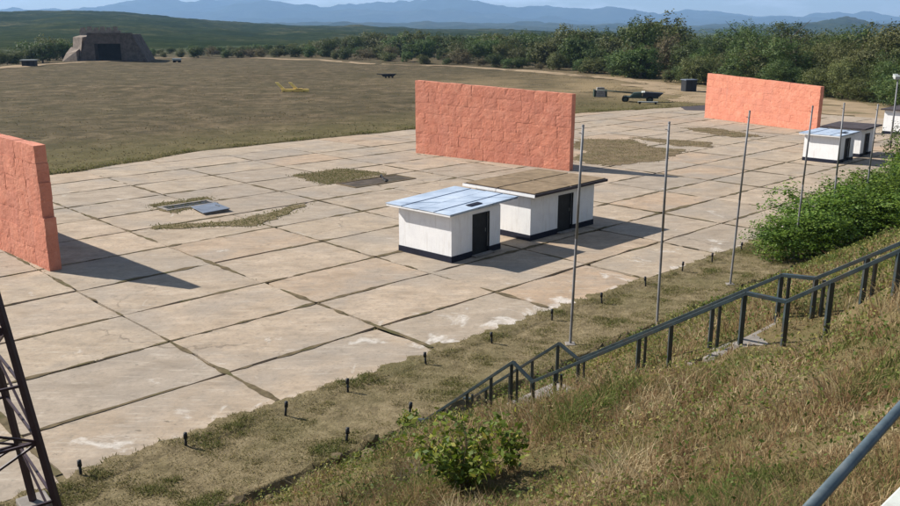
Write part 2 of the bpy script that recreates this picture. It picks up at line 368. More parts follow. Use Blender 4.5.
# ------------------------------------------------------------------ ground sheet (one sheet, to the horizon)
def axis_lines(segs):
    out = []
    for s0, s1, st in segs: out += list(np.arange(s0, s1 - 1e-6, st))
    return out
la = [-26000, -12000, -6000, -3000, -1500, -800, -400, -220, -140, -100] + axis_lines([(-80, -10, 4), (-10, 2, 1), (2, 26, .35), (26, 60, .9), (60, 112, 2), (112, 260, 4)]) + [265, 280, 310, 350, 400, 480, 600, 800, 1200, 2000, 3500, 6000, 12000, 26000]
lb = [-26000, -9000, -3000, -1000, -300, -100, -40, -10, -2, .6] + axis_lines([(.95, 1.5, .18), (1.5, 14.1, .3), (14.1, 15.6, .07), (15.6, 18.2, .3), (18.2, 19.2, .12)]) + axis_lines([(19.4, 59, 6), (59, 68, .22), (68, 90, 1), (90, 300, 5)]) + [300, 320, 350, 400, 480, 600, 800, 1200, 2000, 3500, 6000, 12000, 26000]
la = np.array(la); lb = np.array(lb)
ga, gb = np.meshgrid(la, lb, indexing='ij')
gx = ga * AX[0] + gb * BX[0]; gy = ga * AX[1] + gb * BX[1]
gzz = ground_z(gx, gy)
V = np.stack([gx, gy, gzz], -1).reshape(-1, 3)
na, nb = len(la), len(lb); idx = np.arange(na * nb).reshape(na, nb)
F = np.stack([idx[:-1, :-1], idx[1:, :-1], idx[1:, 1:], idx[:-1, 1:]], -1).reshape(-1, 4)
go = np_mesh('ground', V, F, MAT['ground'], smooth=True); tag(go, kind='structure')

# ------------------------------------------------------------------ apron: a bed with separate concrete slabs
rows = [18.45, 21.6, 25.3, 28.95, 33.1, 37.3, 41.6, 45.8, 49.9, 54.4, 58.4, 62.5, 66.4]
cols = [11.6 + 5.85 * k for k in range(-6, 17)]
bed = MB(); bed.prism([tuple(W(cols[0], 19.0)[:2]), tuple(W(cols[-1], 19.0)[:2]), tuple(W(cols[-1], 59.5)[:2]), tuple(W(95, 62.4)[:2]), tuple(W(40, 65.8)[:2]), tuple(W(cols[0], 61.9)[:2])], -.4, -.075)
apron = bed.build('apron', MAT['joint']); tag(apron, kind='structure')
rs = random.Random(3)
def edge_b(a): return float(np.interp(a, EDGE_A, EDGE_B)) + .5
for j in range(len(rows) - 1):
    for i in range(len(cols) - 1):
        a0, a1, b0, b1 = cols[i], cols[i + 1], rows[j], rows[j + 1]
        am = (a0 + a1) / 2
        if b0 > edge_b(am) - 1.6: continue
        g = rs.choice((.04, .045, .05, .06, .075)); ga_ = g * .75
        sa = rs.uniform(-.05, .05); sb = rs.uniform(-.03, .03)
        def bo(a): return min(b1 - g, edge_b(a) - .03) if j >= len(rows) - 3 else b1 - g
        q = [(a0 + ga_ + sa, b0 + g + sb), (a1 - ga_ + sa, b0 + g + sb), (a1 - ga_ + sa, bo(a1) + sb), (a0 + ga_ + sa, bo(a0) + sb)]
        poly = []; cxm, cym = (a0 + a1) / 2, (b0 + b1) / 2
        for k in range(4):
            p0, p1 = q[k], q[(k + 1) % 4]; n = 5 if k % 2 == 0 else 4
            near = (j == 0 and k == 0)
            for s_ in range(n):
                u = s_ / n; jj = .03 if s_ else .06
                pa = p0[0] + (p1[0] - p0[0]) * u + rs.uniform(-jj, jj); pb = p0[1] + (p1[1] - p0[1]) * u + rs.uniform(-jj, jj)
                if rs.random() < .10: pa += (cxm - pa) * .03; pb += (cym - pb) * .045
                if near: pb += rs.uniform(-.1, .16)
                poly.append((pa, pb))
        cx = sum(p[0] for p in poly) / len(poly); cy = sum(p[1] for p in poly) / len(poly); c = W(cx, cy)
        lp = []
        for p in poly:
            w = W(*p); lp.append((w.x - c.x, w.y - c.y))
        m = MB(); m.prism(lp, -.14, 0)
        o = m.build('slab', MAT['concrete'], apron); o.location = (c.x, c.y, rs.uniform(-.008, .008))
        o.rotation_euler = (rs.gauss(0, .0012), rs.gauss(0, .0012), 0)

# soil and moss that has spread out of the joints over the slab edges
JV = []; JF = []
def ribbon(fixed, lo, hi, along_a, seed, base):
    n = int((hi - lo) / .22); t = lo + (hi - lo) * np.arange(n) / n; k0 = np.full(n, fixed * 2.7 + seed)
    w = base * (.45 + .7 * wob(t, k0, 9, seed % 5) + .6 * wob(t, k0, 2.6, 2) + .5 * wob(t, k0, .9, 1)); off = .02 * wob(t, k0, 3.1, 3)
    for i in range(n - 1):
        if w[i] < .035 and w[i + 1] < .035: continue
        q = []
        for (tt, ww, oo, sg) in ((t[i], w[i], off[i], -1), (t[i + 1], w[i + 1], off[i + 1], -1), (t[i + 1], w[i + 1], off[i + 1], 1), (t[i], w[i], off[i], 1)):
            c_ = fixed + oo + sg * max(ww, .006); p = W(tt, c_, .016) if along_a else W(c_, tt, .016); q.append(tuple(p))
        m0 = len(JV); JV.extend(q); JF.append((m0, m0 + 1, m0 + 2, m0 + 3) if along_a else (m0 + 3, m0 + 2, m0 + 1, m0))
for k, rb in enumerate(rows[1:11]): ribbon(rb, -8, 104, True, k, .11 if rb in (25.3, 28.95) else (.075 if rb < 33 else .115))
for k, ca in enumerate(cols[2:-2]): ribbon(ca, 18.9, 60.5, False, k + 3, .085)
n = int(110 / .11); t = -6 + 110 * np.arange(n) / n; k0 = t * 0 + 1.0
reach = 18.68 + .26 * wob(t, k0, 13, 1) + .13 * wob(t, k0, 3.3, 2) + .16 * wob(t, k0 + 3, 1.1, 3) + .10 * wob(t, k0 + 5, .4, 4)
VV = []; VF = []
for i in range(n):
    e_ = max(reach[i], 18.25); VV += [tuple(W(t[i], 17.9, -.03)), tuple(W(t[i], 18.12, .012)), tuple(W(t[i], max(18.16, e_ - .12), .026)), tuple(W(t[i], max(18.2, e_), .006))]
    if i: o_ = 4 * i; VF += [(o_ - 4 + c_, o_ + c_, o_ + c_ + 1, o_ - 3 + c_) for c_ in range(3)]
tag(mesh_obj('verge', VV, VF, MAT['ground'], smooth=True), kind='structure')
VERGE = (t, reach)
js = mesh_obj('joint_soil', JV, JF, MAT['joint'], apron); js['kind'] = 'stuff'

# ------------------------------------------------------------------ tracks and patches of the setting
def strip_mesh(name, pts, width, mat, z=.012, sub=4):
    P = []
    for k in range(len(pts) - 1):
        for s_ in range(sub):
            u = s_ / sub; P.append((pts[k][0] * (1 - u) + pts[k + 1][0] * u, pts[k][1] * (1 - u) + pts[k + 1][1] * u))
    P.append(pts[-1]); Lft = []; Rgt = []
    for k, p in enumerate(P):
        d = Vector((P[min(k + 1, len(P) - 1)][0] - P[max(k - 1, 0)][0], P[min(k + 1, len(P) - 1)][1] - P[max(k - 1, 0)][1])).normalized()
        n = Vector((-d.y, d.x)); w = width * (.5 + .14 * math.sin(k * 1.7))
        for lst, sg in ((Lft, 1), (Rgt, -1)):
            q = W(p[0] + n.x * w * sg, p[1] + n.y * w * sg); lst.append((q.x, q.y, gz(q.x, q.y)))
    n = len(P); zc = z
    vs = []
    for k in range(n):
        zz = max(Lft[k][2], Rgt[k][2]) + zc
        for u in (0, .33, .67, 1):
            x = Lft[k][0] * (1 - u) + Rgt[k][0] * u; y = Lft[k][1] * (1 - u) + Rgt[k][1] * u
            vs.append((x, y, gz(x, y) + zc))
    fs = [(4 * k + c, 4 * k + c + 1, 4 * k + c + 5, 4 * k + c + 4) for k in range(n - 1) for c in range(3)]
    return tag(mesh_obj(name, vs, fs, mat, smooth=True), kind='structure')
strip_mesh('dirt_track', [(60, 236), (98, 270), (138, 294), (164, 283), (174, 246), (171, 200), (168, 164), (162, 131), (153, 108), (135, 79), (126, 53), (114, 38), (106, 27)], 5.5, MAT['dirt'], .06, 8)
strip_mesh('dirt_lane', [(140, 93), (128, 77), (118, 66), (108, 63.5)], 7.5, MAT['dirt'], .05, 6)
strip_mesh('gravel_verge', [(111, 52), (113, 44), (108, 36), (101, 30), (96, 25)], 9, MAT['dirt'], .05, 6)
def patch(name, pts, mat, z, jag=.25, seed=1, thick=.0):
    r = random.Random(seed); poly = []
    n = len(pts)
    for k in range(n):
        ea, eb_ = pts[(k + 1) % n][0] - pts[k][0], pts[(k + 1) % n][1] - pts[k][1]; le = math.hypot(ea, eb_); ns = max(2, int(le / .42))
        for s_ in range(ns):
            u = s_ / ns; o_ = jag * (float(wob(pts[k][0] + ea * u, pts[k][1] + eb_ * u, 1.7, seed % 4)) * .6 + r.uniform(-.4, .4)) if s_ else 0
            q = W(pts[k][0] + ea * u - eb_ / le * o_, pts[k][1] + eb_ * u + ea / le * o_); poly.append((q.x, q.y))
    m = MB(); m.prism(poly, z - .05, z)
    return tag(m.build(name, mat), kind='structure')
PATCHES = [
    [(21.2, 47.4), (24.9, 47.3), (24.7, 46.2), (21.3, 44.1)],
    [(18.9, 41.9), (18.6, 41.1), (21.4, 39.5), (22.8, 38.2), (25.2, 39.4), (28.3, 41.5), (25.0, 40.5), (22.4, 40.0), (20.6, 41.0)],
    [(33.2, 50.4), (37.6, 50.4), (38.4, 46.3), (32.7, 45.6)],
    [(64.5, 49.0), (67.5, 45.4), (64.0, 40.8), (65.0, 38.2), (57.5, 36.2), (52.6, 37.9), (53.6, 41.8), (57.5, 43.0), (59.5, 46.5)],
    [(69.1, 46.7), (69.8, 42.8), (71.0, 39.6), (68.2, 37.5), (66.4, 40.1)],
    [(79.4, 47.5), (81.6, 45.3), (80.5, 41.4), (78.4, 37.9), (76.0, 40.0)]]
for k, pp in enumerate(PATCHES): patch('overgrown_soil', pp, MAT['ground'] if k < 3 else MAT['brownsoil'], .022 + .001 * k, .34 if k < 3 else .6, k)
patch('dark_apron_patch', [(112, 66), (107, 59), (100, 55), (98, 58), (104, 63)], MAT['darkgrey'], .03, .15, 9)  # flat dark grey patch at the far right end of the apron

# ------------------------------------------------------------------ distant hills and mountains
def ridge(name, mat, prof, r0, r1, r2, na_, nr, rough, L, seed, z0=-4.0, base_px=None):
    """prof: list of (pixel-like azimuth slope x/y, elevation slope) -> crest height at distance r1"""
    pu = np.array([p[0] for p in prof]); pe = np.array([p[1] for p in prof])
    u = np.linspace(pu[0], pu[-1], na_)
    t = np.concatenate([np.linspace(0, 1, nr), np.linspace(1, 2, nr // 4)[1:]])
    U, T = np.meshgrid(u, t, indexing='ij')
    R = np.where(T <= 1, r0 + (r1 - r0) * T, r1 + (r2 - r1) * (T - 1))
    crest = CAM_H + r1 * np.interp(U, pu, pe)
    prof_t = np.where(T <= 1, ss(-.15, 1.05, T) ** 1.2, 1 - .8 * ss(1, 2, T))
    X = U * R; Y = R
    n = sum(wob(X, Y, L / (2 ** k), k + seed) / (1.8 ** k) for k in range(5))
    Z = z0 + (crest - z0) * prof_t + rough * n * np.clip(T * 2.2, 0, 1) * np.where(T > .93, .55, 1)
    V = np.stack([X, Y, Z], -1).reshape(-1, 3); A_, B_ = U.shape; ix = np.arange(A_ * B_).reshape(A_, B_)
    F = np.stack([ix[:-1, :-1], ix[1:, :-1], ix[1:, 1:], ix[:-1, 1:]], -1).reshape(-1, 4)
    return tag(np_mesh(name, V, F, mat, smooth=True), kind='structure')
def px(x, y):
    """slopes of the sight line through a point of the view"""
    u = (x - 450) / 849; v = (253 - y) / 849; p = math.radians(14.7)
    dy = math.cos(p) + v * math.sin(p); dz = -math.sin(p) + v * math.cos(p)
    return u / dy, dz / dy
hillp = [(-260, 20), (-120, 10), (-40, 15), (0, 12.5), (70, 11), (110, 13), (150, 15), (200, 20), (250, 24), (300, 25.5), (350, 27), (420, 29), (520, 31), (620, 33)]
ridge('wooded_hill', MAT['hill'], [px(*p) for p in hillp], 390, 2100, 3200, 420, 130, 3.0, 240, 0, -2.0)
plainp = [(120, 31), (250, 25), (330, 23.5), (420, 23), (520, 24), (600, 25), (700, 26), (900, 27), (1100, 27)]
ridge('low_hills', MAT['hill'], [px(*p) for p in plainp], 3600, 7000, 8500, 220, 40, 14, 700, 2)
rhill = [(640, 36), (700, 32), (760, 27), (810, 23), (845, 19), (870, 23), (900, 27), (960, 25), (1040, 20), (1150, 24)]
ridge('green_hill', MAT['hill'], [px(*p) for p in rhill], 2600, 4200, 5200, 220, 50, 10, 420, 3)
mtp = [(-300, 3), (-150, 6), (0, 10), (110, 10), (150, 6), (200, 3), (232, -1), (262, 0), (300, 5), (360, 6), (430, 3.5), (480, 4), (510, 8), (545, 9), (575, 9), (600, 11), (640, 14), (690, 12), (720, 13), (760, 16), (800, 17), (840, 19), (900, 21), (1000, 16), (1200, 12)]
ridge('mountain_range', MAT['mountain'], [px(*p) for p in mtp], 8800, 13500, 16500, 420, 60, 70, 2600, 1)

# ------------------------------------------------------------------ haze
hz = MB(); hz.box(-21000, 21000, -500, 17500, -120, 800)
ho = hz.build('haze', None); tag(ho, 'pale blue summer haze over the whole landscape', None, None, 'stuff')
hm = bpy.data.materials.new('haze_air'); hm.use_nodes = True; hn = hm.node_tree.nodes; hn.remove(hn['Principled BSDF'])
pv = hn.new('ShaderNodeVolumePrincipled'); pv.inputs['Color'].default_value = (.38, .62, 1.0, 1); pv.inputs['Density'].default_value = 8e-5; pv.inputs['Anisotropy'].default_value = .1
hm.node_tree.links.new(pv.outputs[0], hn['Material Output'].inputs['Volume']); ho.data.materials.append(hm)

# ------------------------------------------------------------------ orange blast walls built of blocks
def blast_wall(label, e0, e1, h0, h1, thick, seed, step=None):
    """e0 far end (a,b), e1 near end; courses of big painted blocks round a core"""
    r = random.Random(seed)
    base = W(*e1); root = empty('blast_wall', (base.x, base.y, 0)); tag(root, label, 'wall', 'orange walls on the apron')
    p0 = W(*e0) - base; p1 = Vector((0, 0, 0)); d = (p1 - p0); Lw = d.length; d.normalize(); n = Vector((d.y, -d.x, 0))   # n: toward +a or -a
    if n.dot(Vector((AX[0], AX[1], 0))) > 0: n = -n                # n points to the sunny, visible face
    def pt(u, v, w, ext=0.0):
        h = h0 + (h1 - h0) * min(max(u, 0), 1)
        q = p0 + d * (u * Lw + ext) - n * w; return (q.x, q.y, v * h)
    core = MB(); core.hexa([pt(.004, 0, .05), pt(.996, 0, .05), pt(.996, 0, thick - .05), pt(.004, 0, thick - .05), pt(.004, .985, .05), pt(.996, .985, .05), pt(.996, .985, thick - .05), pt(.004, .985, thick - .05)])
    core.build('core', MAT['mortar'], root)
    vs = [0, .15, .29, .43, .57, .71, .86, 1.0]
    for c in range(7):
        cuts = [0.0]; 
        while cuts[-1] < .94: cuts.append(len(cuts) / 13 + r.uniform(-.02, .02))
        cuts[-1] = 1.0
        if cuts[-1] - cuts[-2] < .06: cuts.pop(-2)
        ex = (step[c] if step else r.uniform(-.02, .02))
        for k in range(len(cuts) - 1):
            u0, u1 = cuts[k], cuts[k + 1]; gp = .004 / Lw; f = r.choice((-.006, -.003, 0, 0, .003, .005, .012)); bk = r.uniform(-.012, .012)
            v0 = vs[c] + .0006; v1 = vs[c + 1] - .0006 + (r.uniform(-.004, .004) if c == 6 else 0)
            e0_ = 0; e1_ = ex if k == len(cuts) - 2 else 0
            j = [r.uniform(-.008, .008) for _ in range(8)]
            nu, nv = 6, 5; m = MB(); vsx = []
            for q in range(nv + 1):
                for p in range(nu + 1):
                    fu, fv = p / nu, q / nv; ring = (p in (0, nu)) or (q in (0, nv)); x_, y_ = (u0 + (u1 - u0) * fu) * Lw, (v0 + (v1 - v0) * fv) * 5.5
                    w_ = f + float(.006 * wob(x_, y_ + seed * 9, .9, 1) + .004 * wob(x_, y_ + seed * 9, .35, 2) + .012 * wob(x_, y_, 2.6, 3)) + (r.choice((.001, .002, .004, .008, .016)) if ring else 0)
                    gu = u0 + gp + (u1 - u0 - 2 * gp) * fu + (0 if ring else r.uniform(-.003, .003)); gv = v0 + (v1 - v0) * fv + (r.uniform(-.0035, .0035) if (c == 6 and q == nv) else 0)
                    vsx.append(pt(gu, gv, w_, e1_ * fu))
            bk0 = len(vsx); vsx += [pt(u0 + gp, v0, thick + bk, e0_), pt(u1 - gp, v0, thick + bk, e1_), pt(u1 - gp, v1, thick + bk, e1_), pt(u0 + gp, v1, thick + bk, e0_)]
            I = lambda p, q: q * (nu + 1) + p
            fcs = [(I(p, q), I(p + 1, q), I(p + 1, q + 1), I(p, q + 1)) for q in range(nv) for p in range(nu)]
            fcs.append((bk0 + 3, bk0 + 2, bk0 + 1, bk0))
            fcs.append(tuple(I(p, 0) for p in range(nu, -1, -1)) + (bk0, bk0 + 1)); fcs.append(tuple(I(p, nv) for p in range(nu + 1)) + (bk0 + 2, bk0 + 3))
            fcs.append(tuple(I(0, q) for q in range(nv + 1)) + (bk0 + 3, bk0)); fcs.append(tuple(I(nu, q) for q in range(nv, -1, -1)) + (bk0 + 1, bk0 + 2))
            m.add(vsx, fcs); m.build('block', MAT['salmon'], root)
    return root
blast_wall('salmon orange block wall at the left edge with stepped end', (11.0, 52.8), (11.85, 36.8), 5.6, 5.32, .5, 1, [.10, .10, .14, .0, .05, .0, -.03])
blast_wall('salmon orange block wall standing behind the two nearest white huts', (47.0, 52.78), (48.75, 38.0), 5.95, 5.5, .5, 2)
blast_wall('salmon orange block wall farthest away, in front of the dark trees', (91.2, 51.5), (86.1, 36.1), 5.1, 4.5, .5, 3)

# ------------------------------------------------------------------ white huts
def hut(label, a0, a1, b0, b1, h, roof, doors, over, hr, roofmat, tilt=.1, cross=False, rot=0.0):
    c = W(a0, b0); root = empty('white_hut', (c.x, c.y, 0), YAW + math.radians(rot)); tag(root, label, 'hut', 'white huts on the apron')
    La, Lb = a1 - a0, b1 - b0
    m = MB(); T = .2
    # four walls as a ring with door openings on the near side (y=0)
    xs = [0.0]
    for d0, d1, dh in doors: xs += [d0 - a0, d1 - a0]
    xs.append(La)
    for k in range(0, len(xs), 2): m.box(xs[k], xs[k + 1], 0, T, .28, h)
    for d0, d1, dh in doors: m.box(d0 - a0, d1 - a0, 0, T, dh, h)
    m.box(0, T, T, Lb, .28, h); m.box(La - T, La, T, Lb, .28, h); m.box(T, La - T, Lb - T, Lb, .28, h)
    m.build('wall', MAT['white'], root)
    pl = MB()
    for k in range(0, len(xs), 2): pl.box(xs[k] - (.025 if k == 0 else 0), xs[k + 1] + (.025 if k + 2 >= len(xs) else 0), -.025, T, 0, .28)
    pl.box(-.025, T, T, Lb + .025, 0, .28); pl.box(La - T, La + .025, T, Lb + .025, 0, .28); pl.box(T, La - T, Lb - T, Lb + .025, 0, .28)
    pl.build('plinth', MAT['plinth'], root)
    for d0, d1, dh in doors:
        dm = MB(); dm.box(d0 - a0 + .02, d1 - a0 - .02, .10, .15, .02, dh - .02)
        do = dm.build('door', MAT['black'], root)
        fr = MB(); w = .05
        fr.box(d0 - a0, d0 - a0 + w, -.015, .05, .0, dh); fr.box(d1 - a0 - w, d1 - a0, -.015, .05, 0, dh); fr.box(d0 - a0 + w, d1 - a0 - w, -.015, .05, dh - w, dh)
        fr.build('frame', MAT['black'], do)
        for hz_ in (.35, dh - .4): hg = MB(); hg.box(d0 - a0 + .03, d0 - a0 + .16, .03, .05, hz_, hz_ + .05); hg.build('hinge', MAT['black'], do)
        th = MB(); th.box(d0 - a0 - .06, d1 - a0 + .06, -.28, -.026, 0, .09); th.build('threshold', MAT['stone'], root, bevel=.015)
        hd = MB(); hd.tube((d1 - a0 - .18, .08, 1.0), (d1 - a0 - .18, .08, 1.16), .014, n=6); hd.build('handle', MAT['greymetal'], do)
    ol, orr, on, of = over                     # overhang left (-a), right, near, far
    x0, x1, y0, y1 = -ol, La + orr, -on, Lb + of
    z0 = h; t = .13 if roofmat != 'tin' else .07
    m = MB(); zz = lambda x: z0 + hr + tilt * (x - x0) / (x1 - x0)
    m.hexa([(x0, y0, zz(x0)), (x1, y0, zz(x1)), (x1, y1, zz(x1)), (x0, y1, zz(x0)), (x0, y0, zz(x0) + t), (x1, y0, zz(x1) + t), (x1, y1, zz(x1) + t), (x0, y1, zz(x0) + t)])
    ro = m.build('roof', MAT['darkgrey'] if roofmat == 'slab' else MAT[roofmat], root, bevel=.012)
    cap = MB(); cap.box(.03, La - .03, .03, Lb - .03, h - .02, h + hr + .02); cap.build('wall_cap', MAT['white'], root)
    if roofmat == 'tin':
        nb_ = 4
        for k in range(nb_):
            ya = y0 - .03 + (y1 - y0 + .06) * k / nb_; yb = y0 - .03 + (y1 - y0 + .06) * (k + 1) / nb_ + .04
            mm = MB(); e = .012 * (k % 2) + .01
            xa, xb = x0 - .06, x1 + .06
            mm.hexa([(xa, ya, zz(xa) + t + e), (xb, ya, zz(xb) + t + e), (xb, yb, zz(xb) + t + e), (xa, yb, zz(xa) + t + e),
                     (xa, ya, zz(xa) + t + e + .008), (xb, ya, zz(xb) + t + e + .008), (xb, yb, zz(xb) + t + e + .008 + .01), (xa, yb, zz(xa) + t + e + .008 + .01)])
            mm.build('sheet', MAT['tin'], ro)
            sm = MB(); sm.hexa([(xa, ya - .012, zz(xa) + t + e + .005), (xb, ya - .012, zz(xb) + t + e + .005), (xb, ya + .018, zz(xb) + t + e + .005), (xa, ya + .018, zz(xa) + t + e + .005), (xa, ya - .012, zz(xa) + t + e + .035), (xb, ya - .012, zz(xb) + t + e + .035), (xb, ya + .018, zz(xb) + t + e + .035), (xa, ya + .018, zz(xa) + t + e + .035)]); sm.build('seam', MAT['tin'], ro)
        xa, xb, ya, yb = La * .42, La * .66, .12, .42
        mm = MB(); mm.hexa([(xa, ya, zz(xa) + t + .045), (xb, ya, zz(xb) + t + .045), (xb, yb, zz(xb) + t + .05), (xa, yb, zz(xa) + t + .05), (xa, ya, zz(xa) + t + .06), (xb, ya, zz(xb) + t + .06), (xb, yb, zz(xb) + t + .075), (xa, yb, zz(xa) + t + .075)])
        mm.build('dark_roof_patch', MAT['plinth'], ro)  # small near-black plate close to the roof's near edge
        fa = MB(); fa.box(x0 - .045, x0 - .003, y0, y1, zz(x0) - .01, zz(x0) + t - .002); fa.build('fascia', MAT['white'], ro)
    if cross:
        g = .06; xm = (x0 + x1) / 2 - .1; ym = (y0 + y1) / 2 + .1
        for xa, xb in ((x0 + .14, xm - g), (xm + g, x1 - .1)):
            for ya, yb in ((y0 + .1, ym - g), (ym + g, y1 - .1)):
                mm = MB(); mm.hexa([(xa, ya, zz(xa) + t + .002), (xb, ya, zz(xb) + t + .002), (xb, yb, zz(xb) + t + .002), (xa, yb, zz(xa) + t + .002),
                                    (xa, ya, zz(xa) + t + .05), (xb, ya, zz(xb) + t + .05), (xb, yb, zz(xb) + t + .05), (xa, yb, zz(xa) + t + .05)])
                mm.build('roof_panel', MAT['roofslab'], ro, bevel=.01)
        for ya, yb in ((y0, ym - .02), (ym + .02, y1)):
            fa = MB(); fa.box(x0 - .03, x0 - .003, ya, yb, zz(x0) - .01, zz(x0) + t - .004); fa.build('fascia', MAT['white'], ro)
    return root
hut('small white hut with blue grey sheet roof and dark door, nearest the stairs', 25.05, 28.45, 25.85, 29.1, 2.12, None, [(26.45, 27.65, 1.95)], (.30, 1.0, .22, .45), .02, 'tin', .14, False, 4.0)
hut('larger white hut with sandy concrete slab roof beside the sheet roofed hut', 30.6, 35.8, 26.1, 29.7, 2.22, None, [(32.75, 34.0, 1.95)], (.32, .5, .5, .6), .02, 'slab', .05, True, 1.5)
hut('white hut with pale roof in front of the farthest orange wall', 66.2, 69.1, 25.9, 28.6, 2.05, None, [(67.3, 68.3, 1.85)], (.32, .45, .15, .3), .02, 'tin', .08)
hut('white hut with dark roof behind the pale roofed hut at the right', 71.0, 73.6, 26.1, 28.8, 2.2, None, [(71.7, 72.7, 1.85)], (.5, .5, .4, .4), .02, 'slab', .1)
hut('white hut cut by the right picture edge, under the lamp mast', 89.5, 94.5, 27.5, 31.0, 2.3, None, [(91.0, 92.0, 1.9)], (.3, .3, .3, .3), .02, 'slab', .05)

# ------------------------------------------------------------------ steel poles along the toe of the slope
pn = ['nearest the stairs', 'second from the stairs', 'third from the stairs, left of the big bush', 'fourth from the stairs, rising out of the big bush', 'fifth from the stairs, in front of the pale roofed far hut', 'farthest from the stairs, in front of the dark roofed far hut']
for (a, b, h, lx, ly), nm in zip([(20.83, 15.95, 7.05, .14, 0), (24.35, 14.95, 7.2, -.02, .05), (30.66, 15.62, 6.85, .17, 0), (36.3, 15.6, 6.7, .12, 0), (40.3, 15.7, 6.6, -.05, 0), (44.2, 15.7, 6.3, 0.05, 0)], pn):
    c = W(a, b); z = gz(c.x, c.y); root = empty('steel_pole', (c.x, c.y, z)); tag(root, 'thin grey steel pole, ' + nm, 'pole', 'poles along the foot of the slope')
    m = MB(); m.tube((0, 0, -.3), (lx * .5, ly * .5, h * .5), .045, .042, 8, False); m.tube((lx * .5, ly * .5, h * .5), (lx, ly, h), .042, .038, 8); m.build('shaft', MAT['pole'], root, True)
    m = MB(); m.tube((lx, ly, h), (lx, ly, h + .05), .05, .03, 8); m.build('cap', MAT['pole'], root)
    m = MB(); m.box(-.16, .16, -.16, .16, -.2, .035); m.build('footing', MAT['stone'], root, bevel=.02)
    m = MB(); m.tube((lx, ly, h - .22), (lx - .12, ly, h - .2), .012, n=6); m.build('hook', MAT['pole'], root)

# lamp mast far right
c = W(78.6, 26.4); root = empty('lamp_mast', (c.x, c.y, gz(c.x, c.y))); tag(root, 'grey lamp mast with small floodlight head at the right edge', 'lamp')
m = MB(); m.tube((0, 0, -.1), (-.1, 0, 6.0), .085, .06, 8); m.build('mast', MAT['pole'], root, True)
m = MB(); m.box(-.45, .3, -.1, .1, 5.98, 6.14); m.build('bracket', MAT['pole'], root)
for s_ in (-.5, .1): m = MB(); m.hexa([(s_, -.28, 5.95), (s_ + .4, -.28, 5.95), (s_ + .4, .2, 6.14), (s_, .2, 6.14), (s_, -.34, 6.2), (s_ + .4, -.34, 6.2), (s_ + .4, .16, 6.42), (s_, .16, 6.42)]); m.build('floodlight', MAT['greymetal'], root, bevel=.02)

# ------------------------------------------------------------------ short black stakes along the apron edge
stk = [(6.1, 18.5), (8.53, 18.19), (11.26, 17.98), (13.37, 18.0), (16.37, 18.01), (19.14, 17.84), (22.33, 17.93), (25.18, 17.86), (28.24, 17.95), (31.21, 18.12), (33.45, 17.98), (36.35, 18.13)]
ordn = ['first', 'second', 'third', 'fourth', 'fifth', 'sixth', 'seventh', 'eighth', 'ninth', 'tenth', 'eleventh', 'last']
rs = random.Random(8)
def stake(a, b, label):
    c = W(a, b); z = gz(c.x, c.y); root = empty('metal_stake', (c.x, c.y, z)); tag(root, label, 'stake', 'short stakes beside the apron')
    tx, ty = rs.uniform(-.05, .05), rs.uniform(-.05, .05); h = rs.uniform(.38, .44)
    m = MB(); m.tube((0, 0, -.12), (tx, ty, h * .8), .032, .032, 8); m.build('shaft', MAT['black'], root, True)
    m = MB(); m.tube((tx, ty, h * .62), (tx * 1.2, ty * 1.2, h), .05, .046, 8); m.build('sleeve', MAT['black'], root, True)
for (a, b), o_ in zip(stk, ordn): stake(a, b, 'short black metal stake at the apron edge, %s from the lattice tower' % o_)
stake(11.4, 15.5, 'short black metal stake in the grass strip, nearer the soil ledge')
stake(13.43, 15.46, 'short black metal stake in the grass strip at the foot of the stairs')

# ------------------------------------------------------------------ staircase and its two handrails
NA, FA = 12.86, 14.5
c = W(NA, 14.5); root = empty('staircase', (c.x, c.y, 0), YAW); tag(root, 'overgrown concrete staircase climbing the slope between dark handrails', 'stairs')
def stair_z(b): return float(np.interp(b, [1.2, 2.5, 5.35, 5.5, 6.3, 6.45, 10.75, 10.85, 11.45, 11.55, 14.4], [7.35, 6.95, 5.06, 5.04, 5.0, 4.88, 2.16, 2.14, 2.1, 2.02, .14]))
for b0, b1 in ((11.5, 14.4), (6.4, 10.8), (1.4, 5.45)):
    n = max(2, int(round((b1 - b0) / .29)))
    for k in range(n):
        bb1 = b1 - (b1 - b0) * k / n; bb0 = b1 - (b1 - b0) * (k + 1) / n
        zt = stair_z((bb0 + bb1) / 2) - .31
        m = MB(); m.box(.08, FA - NA - .08, bb0 - 14.5 - .02, bb1 - 14.5, zt - .3, zt); m.build('step', MAT['stone'], root, bevel=.012)
for b0, b1, zt in ((10.8, 11.5, 1.99), (5.45, 6.4, 4.78)):
    m = MB(); m.box(-.05, FA - NA + .05, b0 - 14.5 + .003, b1 - 14.5 - .003, zt - .25, zt); m.build('landing', MAT['stone'], root, bevel=.015)
def handrail(label, a, pts, posts):
    p0 = W(a, pts[0][0]); root = empty('handrail', (p0.x, p0.y, gz(p0.x, p0.y))); tag(root, label, 'handrail', 'handrails of the staircase')
    o = root.location
    def L(b, z, da=0): return W(a + da, b, z) - o
    for k in range(len(pts) - 1):
        m = MB(); m.tube(L(*pts[k]), L(*pts[k + 1]), .046, n=4, roll=math.pi / 4); m.build('rail', MAT['rail'], root, bevel=.006)
    bs = np.array([p[0] for p in pts])[::-1]; zs = np.array([p[1] for p in pts])[::-1]
    for b in posts:
        w = W(a, b); zb = gz(w.x, w.y); zt = float(np.interp(b, bs, zs))
        m = MB(); m.tube(L(b, zb - .25), L(b, zt - .02), .050, n=4, roll=math.pi / 4); m.build('post', MAT['rail'], root)
        if rs.random() < .5:
            m = MB(); m.tube(L(b - .13, zb - .2, .04), L(b - .13, zt - .02, .04), .036, n=4, roll=math.pi / 4); m.build('post', MAT['rail'], root)
